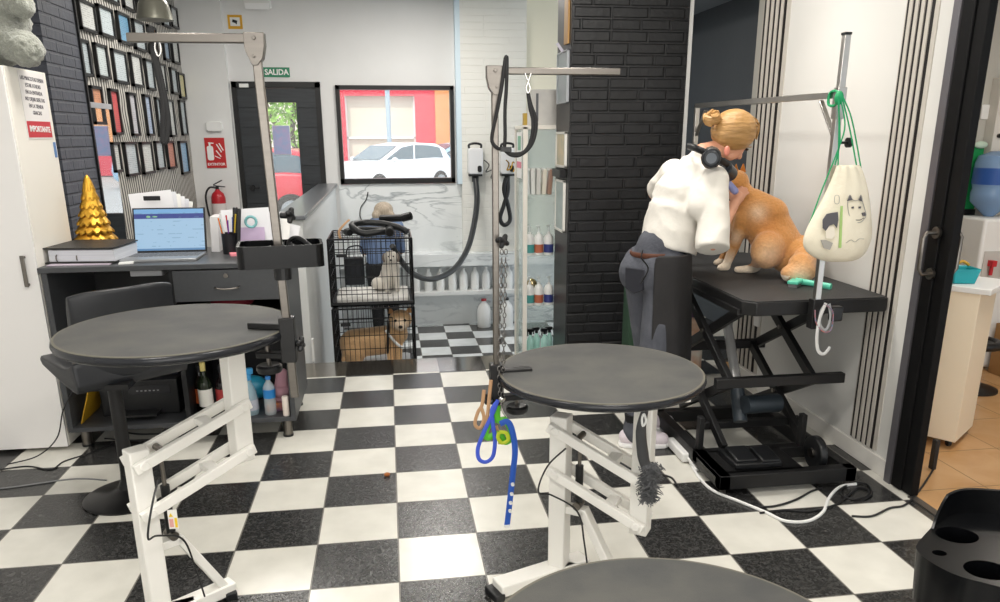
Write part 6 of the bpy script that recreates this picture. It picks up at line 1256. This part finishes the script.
# ---- things behind and beneath the lift table
t = thing('pet_food_bag', (1.95, 2.35, 0), 'white and orange printed pet food sack standing behind the lift table', 'sack')
obj('sack', MB().box(1.80, 2.14, 2.26, 2.42, 0, .42), M('printed_sack', '#e2dcd2', .4, noise=1.0, nscale=7, ncol='#c98a58'), t, bevel=.03, seg=3)
obj('top_seam', MB().box(1.82, 2.12, 2.325, 2.355, .41, .45), M('purple_seam', '#5b4261', .5), t)
t = thing('cleaner_jug', (1.93, 2.33, .45), 'white cleaner jug with red base standing on the pet food sack', 'jug')
obj('jug', MB().lathe([(.06, 0), (.075, .01), (.07, .10), (.04, .17), (.02, .20)], (1.95, 2.34, .451), 20), M('white_translucent', '#d9dddb', .4), t, smooth=True); obj('red_label', MB().lathe([(.076, .01), (.074, .045)], (1.95, 2.34, .451), 20), M('red_cap'), t, smooth=True)
tagp(obj('green_crate', MB().box(1.66, 1.84, 2.46, 2.62, 0, .62), M('dark_green_plastic', '#2f4a38', .5), bevel=.01), 'dark green box standing between the person and the passage wall', 'box')
tagp(obj('socket_plate', MB().rbox(1.985, 2.055, .42, .52, 2.385, 2.395, .01, 3, lambda v: Vector((2.385 + (v.z - 2.385), v.x, v.y))), WHP), 'white wall socket low on the right wall behind the lift table', 'socket')
t = thing('power_adapter', (1.43, .95, 0), 'white power adapter block on the floor beside the lift table base', 'adapter')
a_, b__ = atZ(680, 446, .02), atZ(690, 459, .02)
obj('block', MB().beam((atZ(672, 441, .03)), (atZ(688, 458, .03)), .06, .05), WHP, t, bevel=.008); obj('plug_lead', MB().tube([atZ(688, 458, .03), atZ(692, 463, .02), atZ(697, 470, .01)], .008, 7, 4), WHP, t, smooth=True)
def fl(pts, z=.006): return [atZ(x, y, z) for x, y in pts]
tagp(obj('white_lead', MB().tube(fl([(690, 462), (698, 476), (712, 490), (738, 501), (765, 512), (785, 521), (808, 521), (823, 512), (829, 498), (840, 487), (856, 484)]), .0075, 8, 8), WHP, smooth=True), 'thick white power lead snaking across the tiles in front of the lift table', 'power lead')
for pts_, lb in (([(755, 507), (775, 506), (795, 500), (812, 491), (822, 488)], 'short black lead crossing a white tile before the lift table'), ([(760, 513), (785, 510), (810, 511), (835, 505), (848, 496), (858, 488), (868, 490), (866, 497), (850, 499), (840, 492), (850, 484), (866, 484), (872, 494), (862, 500)], 'tangled black lead heaped at the foot of the slatted wall'),
                 ([(852, 516), (872, 516), (890, 508), (905, 505), (918, 492), (928, 478), (934, 468)], 'black lead running from the tiles through the doorway to the side room'), ([(664, 475), (672, 478), (677, 485)], 'short black lead end beside the hanging duster')):
    tagp(obj('black_lead', MB().tube(fl(pts_), .005, 7, 8), CB, smooth=True), lb, 'power lead')
# duster hanging on the mid-room table column
t = thing('dust_brush', (.90, -.30, .5), 'grey bristle dust brush with black handle hanging on the white table column', 'brush')
obj('handle', MB().tube(pth([(645, 410), (641, 430), (643, 455), (647, 470)], -.30), [.012, .018, .020, .016], 12, 6, flat=.5), M('dark_grey_handle', '#3b3c3e', .35), t, smooth=True)
obj('hang_hole', MB().tube(pth([(644, 414), (642, 419), (643, 426), (646, 421)], -.312), .004, 6, 4, closed=True), WHP, t, smooth=True)
random.seed(11); br = MB(); c = at(650, 478, -.30)
for i in range(900):
    a = random.uniform(0, 2 * PI); q = Vector((c.x + random.gauss(0, .013), c.y + random.gauss(0, .007), c.z + random.uniform(-.085, .055))); e = q + Vector((math.cos(a) * .022, math.sin(a) * .014, -random.uniform(.0, .02))); br.cyl(q, e, .0022, 4, .001)
tagp(obj('bristles', br, M('grey_bristles', '#595a5c', .9), t), None, None, None, 'stuff')
# small dropping on the floor
tagp(obj('dry_kibble', MB().ell(atZ(387, 474.5, .01), (.016, .014, .010)), M('rust_kibble', '#9c5a2c', .8), smooth=True), 'small rust coloured crumb on the floor tiles in mid-room', 'crumb')
tagp(obj('paper_scrap', MB().box(.0, .03, 0, .02, .001, .002, rz(.4), (0, 0, 0)), PAPER), 'x', 'scrap') if False else None

# ---- side room
t = thing('roller_cabinet', (2.8, .8, 0), 'cream white roller cabinet just inside the side room doorway', 'cabinet')
P0 = atZ(955, 443, .04); P1 = atZ(905, 431, .04); u = Vector(((P1 - P0).x, (P1 - P0).y, 0)).normalized(); v = Vector((-u.y, u.x, 0)); v = v if v.dot(P0 - _CO) > 0 else -v
zt_ = .885
def CT(a, b_, z_): return Vector((P0.x, P0.y, z_)) + u * a + v * b_
mb = MB(); W_, D_ = .46, .34
mb.add([CT(a, b_, z_) for z_ in (.04, zt_ - .03) for a, b_ in ((0, 0), (W_, 0), (W_, D_), (0, D_))], [(3, 2, 1, 0), (4, 5, 6, 7), (0, 1, 5, 4), (1, 2, 6, 5), (2, 3, 7, 6), (3, 0, 4, 7)])
obj('carcass', mb, M('cream_laminate', '#eee0c8', .45), t, bevel=.003)
tb = MB(); tb.add([CT(a, b_, z_) for z_ in (zt_ - .03, zt_) for a, b_ in ((-.05, -.03), (W_ + .02, -.03), (W_ + .02, D_ + .02), (-.05, D_ + .02))], [(3, 2, 1, 0), (4, 5, 6, 7), (0, 1, 5, 4), (1, 2, 6, 5), (2, 3, 7, 6), (3, 0, 4, 7)])
obj('top', tb, WHP, t, bevel=.004)
for a, b_ in ((.04, .04), (W_ - .06, .04), (.04, D_ - .05), (W_ - .06, D_ - .05)):
    c = CT(a, b_, 0); k = obj('castor', MB().cyl(c + Vector((-.01, 0, .018)), c + Vector((.01, 0, .018)), .018, 18), BLK, t, bevel=.004); obj('castor_fork', MB().cyl(c + Vector((0, 0, .025)), c + Vector((0, 0, .045)), .009, 10), CHR, k)
# power strip / black leg in front
p = atZ(934, 470, 0); tagp(obj('black_post', MB().box(p.x - .012, p.x + .012, p.y, p.y + .03, 0, .16), BLK, bevel=.003), 'short black post standing below the roller cabinet, cable at its foot', 'post')
p = at(958, 274, 1.02); t = thing('teal_tray', (p.x, 1.0, zt_), 'teal plastic basket on top of the roller cabinet', 'basket')
c = CT(.13, .10, zt_)
obj('basket', MB().lathe([(.075, 0), (.095, .075), (.10, .08), (.09, .075), (.07, .01)], c, 4, rz(.6)), M('teal_plastic', '#1fa3ad', .4), t, bevel=.004); obj('yellow_handle', MB().tube([c + Vector((-.04, 0, .09)), c + Vector((0, 0, .11)), c + Vector((.04, 0, .09))], .008, 7, 4), M('amber_plastic', '#c79a35', .4), t, smooth=True)
t = thing('water_cooler', (4.12, 2.27, 0), 'white water cooler with a blue bottle in the side room', 'water cooler')
cx_ = at(994, 216, 2.15).x + .06
obj('body', MB().box(cx_ - .15, cx_ + .16, 2.11, 2.43, .02, 1.08), WHP, t, bevel=.02, seg=3)
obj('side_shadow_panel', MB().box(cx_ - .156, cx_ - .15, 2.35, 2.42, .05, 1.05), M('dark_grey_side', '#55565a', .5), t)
obj('tap_recess', MB().box(cx_ - .12, cx_ + .13, 2.104, 2.11, .62, .86), M('recess_grey', '#c5c3bd', .5), t)
for dx_, cc, nm_ in ((-.07, '#c3262e', 'red_tap'), (.03, '#c3262e', 'cold_tap')): obj(nm_, MB().box(cx_ + dx_ - .015, cx_ + dx_ + .02, 2.06, 2.105, .76, .80).cyl((cx_ + dx_, 2.08, .70), (cx_ + dx_, 2.08, .76), .012, 10), M('tap_red', cc, .4), t)
bt = obj('bottle', MB().lathe([(.03, 0), (.05, .02), (.13, .10), (.135, .16), (.128, .19), (.135, .22), (.135, .36), (.12, .41), (.05, .44)], (cx_, 2.27, 1.08), 28), M('blue_water_bottle', '#7f9fc6', .1, alpha=.85), t, smooth=True)
obj('label', MB().lathe([(.137, .22), (.137, .33)], (cx_, 2.27, 1.08), 28), M('navy_label', '#28539c', .4), bt, smooth=True)
t = thing('cardboard_box', (4.3, 1.95, 0), 'brown cardboard box on the beige floor at the right picture edge', 'box')
p = atZ(985, 372, 0); bx_ = MB().box(p.x + .02, p.x + .42, p.y - .28, p.y + .0, 0, .36)
obj('carton', bx_, M('brown_cardboard', '#a37b4c', .8, noise=.2, nscale=6), t, bevel=.004); obj('blue_round_label', MB().cyl((p.x + .14, p.y - .281, .14), (p.x + .14, p.y - .284, .14), .07, 24), M('label_blue_white', '#d9dee6', .5), t)
obj('blue_mark', MB().tube([(p.x + .14 + .035 * math.cos(a), p.y - .286, .14 + .035 * math.sin(a)) for a in [i * PI / 6 for i in range(1, 11)]], .008, 6, 2), M('mark_blue', '#2b5fae', .5), t)
t = thing('black_stool', (3.75, 1.7, 0), 'black round stool partly hidden behind the roller cabinet', 'stool')
p = at(978, 343, 1.75); obj('seat', MB().tube([(p.x + .12 * math.cos(a), 1.75 + .12 * math.sin(a), p.z) for a in [i * PI / 8 for i in range(16)]], .028, 10, closed=True).cyl((p.x, 1.75, p.z - .02), (p.x, 1.75, p.z + .01), .12, 24), BLK, t, smooth=True)
obj('post', MB().cyl((p.x, 1.75, .04), (p.x, 1.75, p.z), .022, 12), BLK, t); obj('base', MB().lathe([(.16, 0), (.16, .012), (.04, .05)], (p.x, 1.75, 0), 28), BLK, t, smooth=True)
p = atZ(962, 425, .05); tagp(obj('black_bin_lid', MB().ell((p.x, p.y + .05, .075), (.07, .07, .075)), BLK, smooth=True), 'round black object on the beige floor behind the roller cabinet', 'bin')
p = at(970, 178, 2.40); t = thing('green_holder', (p.x, 2.4, 1.1), 'bright green wall organiser in the side room beside the doorway', 'organiser')
obj('panel', MB().box(p.x - .05, p.x + .06, 2.38, 2.43, 1.12, 1.55), M('bright_green', '#178f4d', .5), t, bevel=.005); obj('clips', MB().ell((p.x + .02, 2.37, 1.56), (.05, .02, .025)), M('white_green_clips', '#b9cdbb', .4), t, smooth=True)
obj('black_foot', MB().box(p.x - .05, p.x + .06, 2.37, 2.43, 1.04, 1.12), BLK, t)
tagp(obj('paper_box', MB().box(p.x - .06, p.x + .05, 2.30, 2.44, .45, .98), M('off_white_box', '#d8d5cd', .6), bevel=.004), 'pale upright box below the green wall organiser in the side room', 'box')
p = at(981, 112, 2.44)
for k in range(2): tagp(obj('light_switch', MB().box(p.x - .07 + k * .075, p.x - .005 + k * .075, 2.438, 2.448, p.z - .05, p.z + .05), WHP, bevel=.004), '%s white light switch on the grey side room wall' % ['left', 'right'][k], 'switch')
p = at(989, 120, 2.40); t = thing('wall_unit', (p.x + .3, 2.38, 1.2), 'white wall cupboard at the right picture edge above the water cooler', 'cupboard')
obj('cupboard', MB().box(p.x + .02, p.x + .6, 2.36, 2.45, 1.30, 2.0), M('warm_white_cupboard', '#d6d2ca', .5), t, bevel=.004); obj('knob', MB().cyl((p.x + .06, 2.34, 1.62), (p.x + .06, 2.36, 1.62), .014, 12), BLK, t)
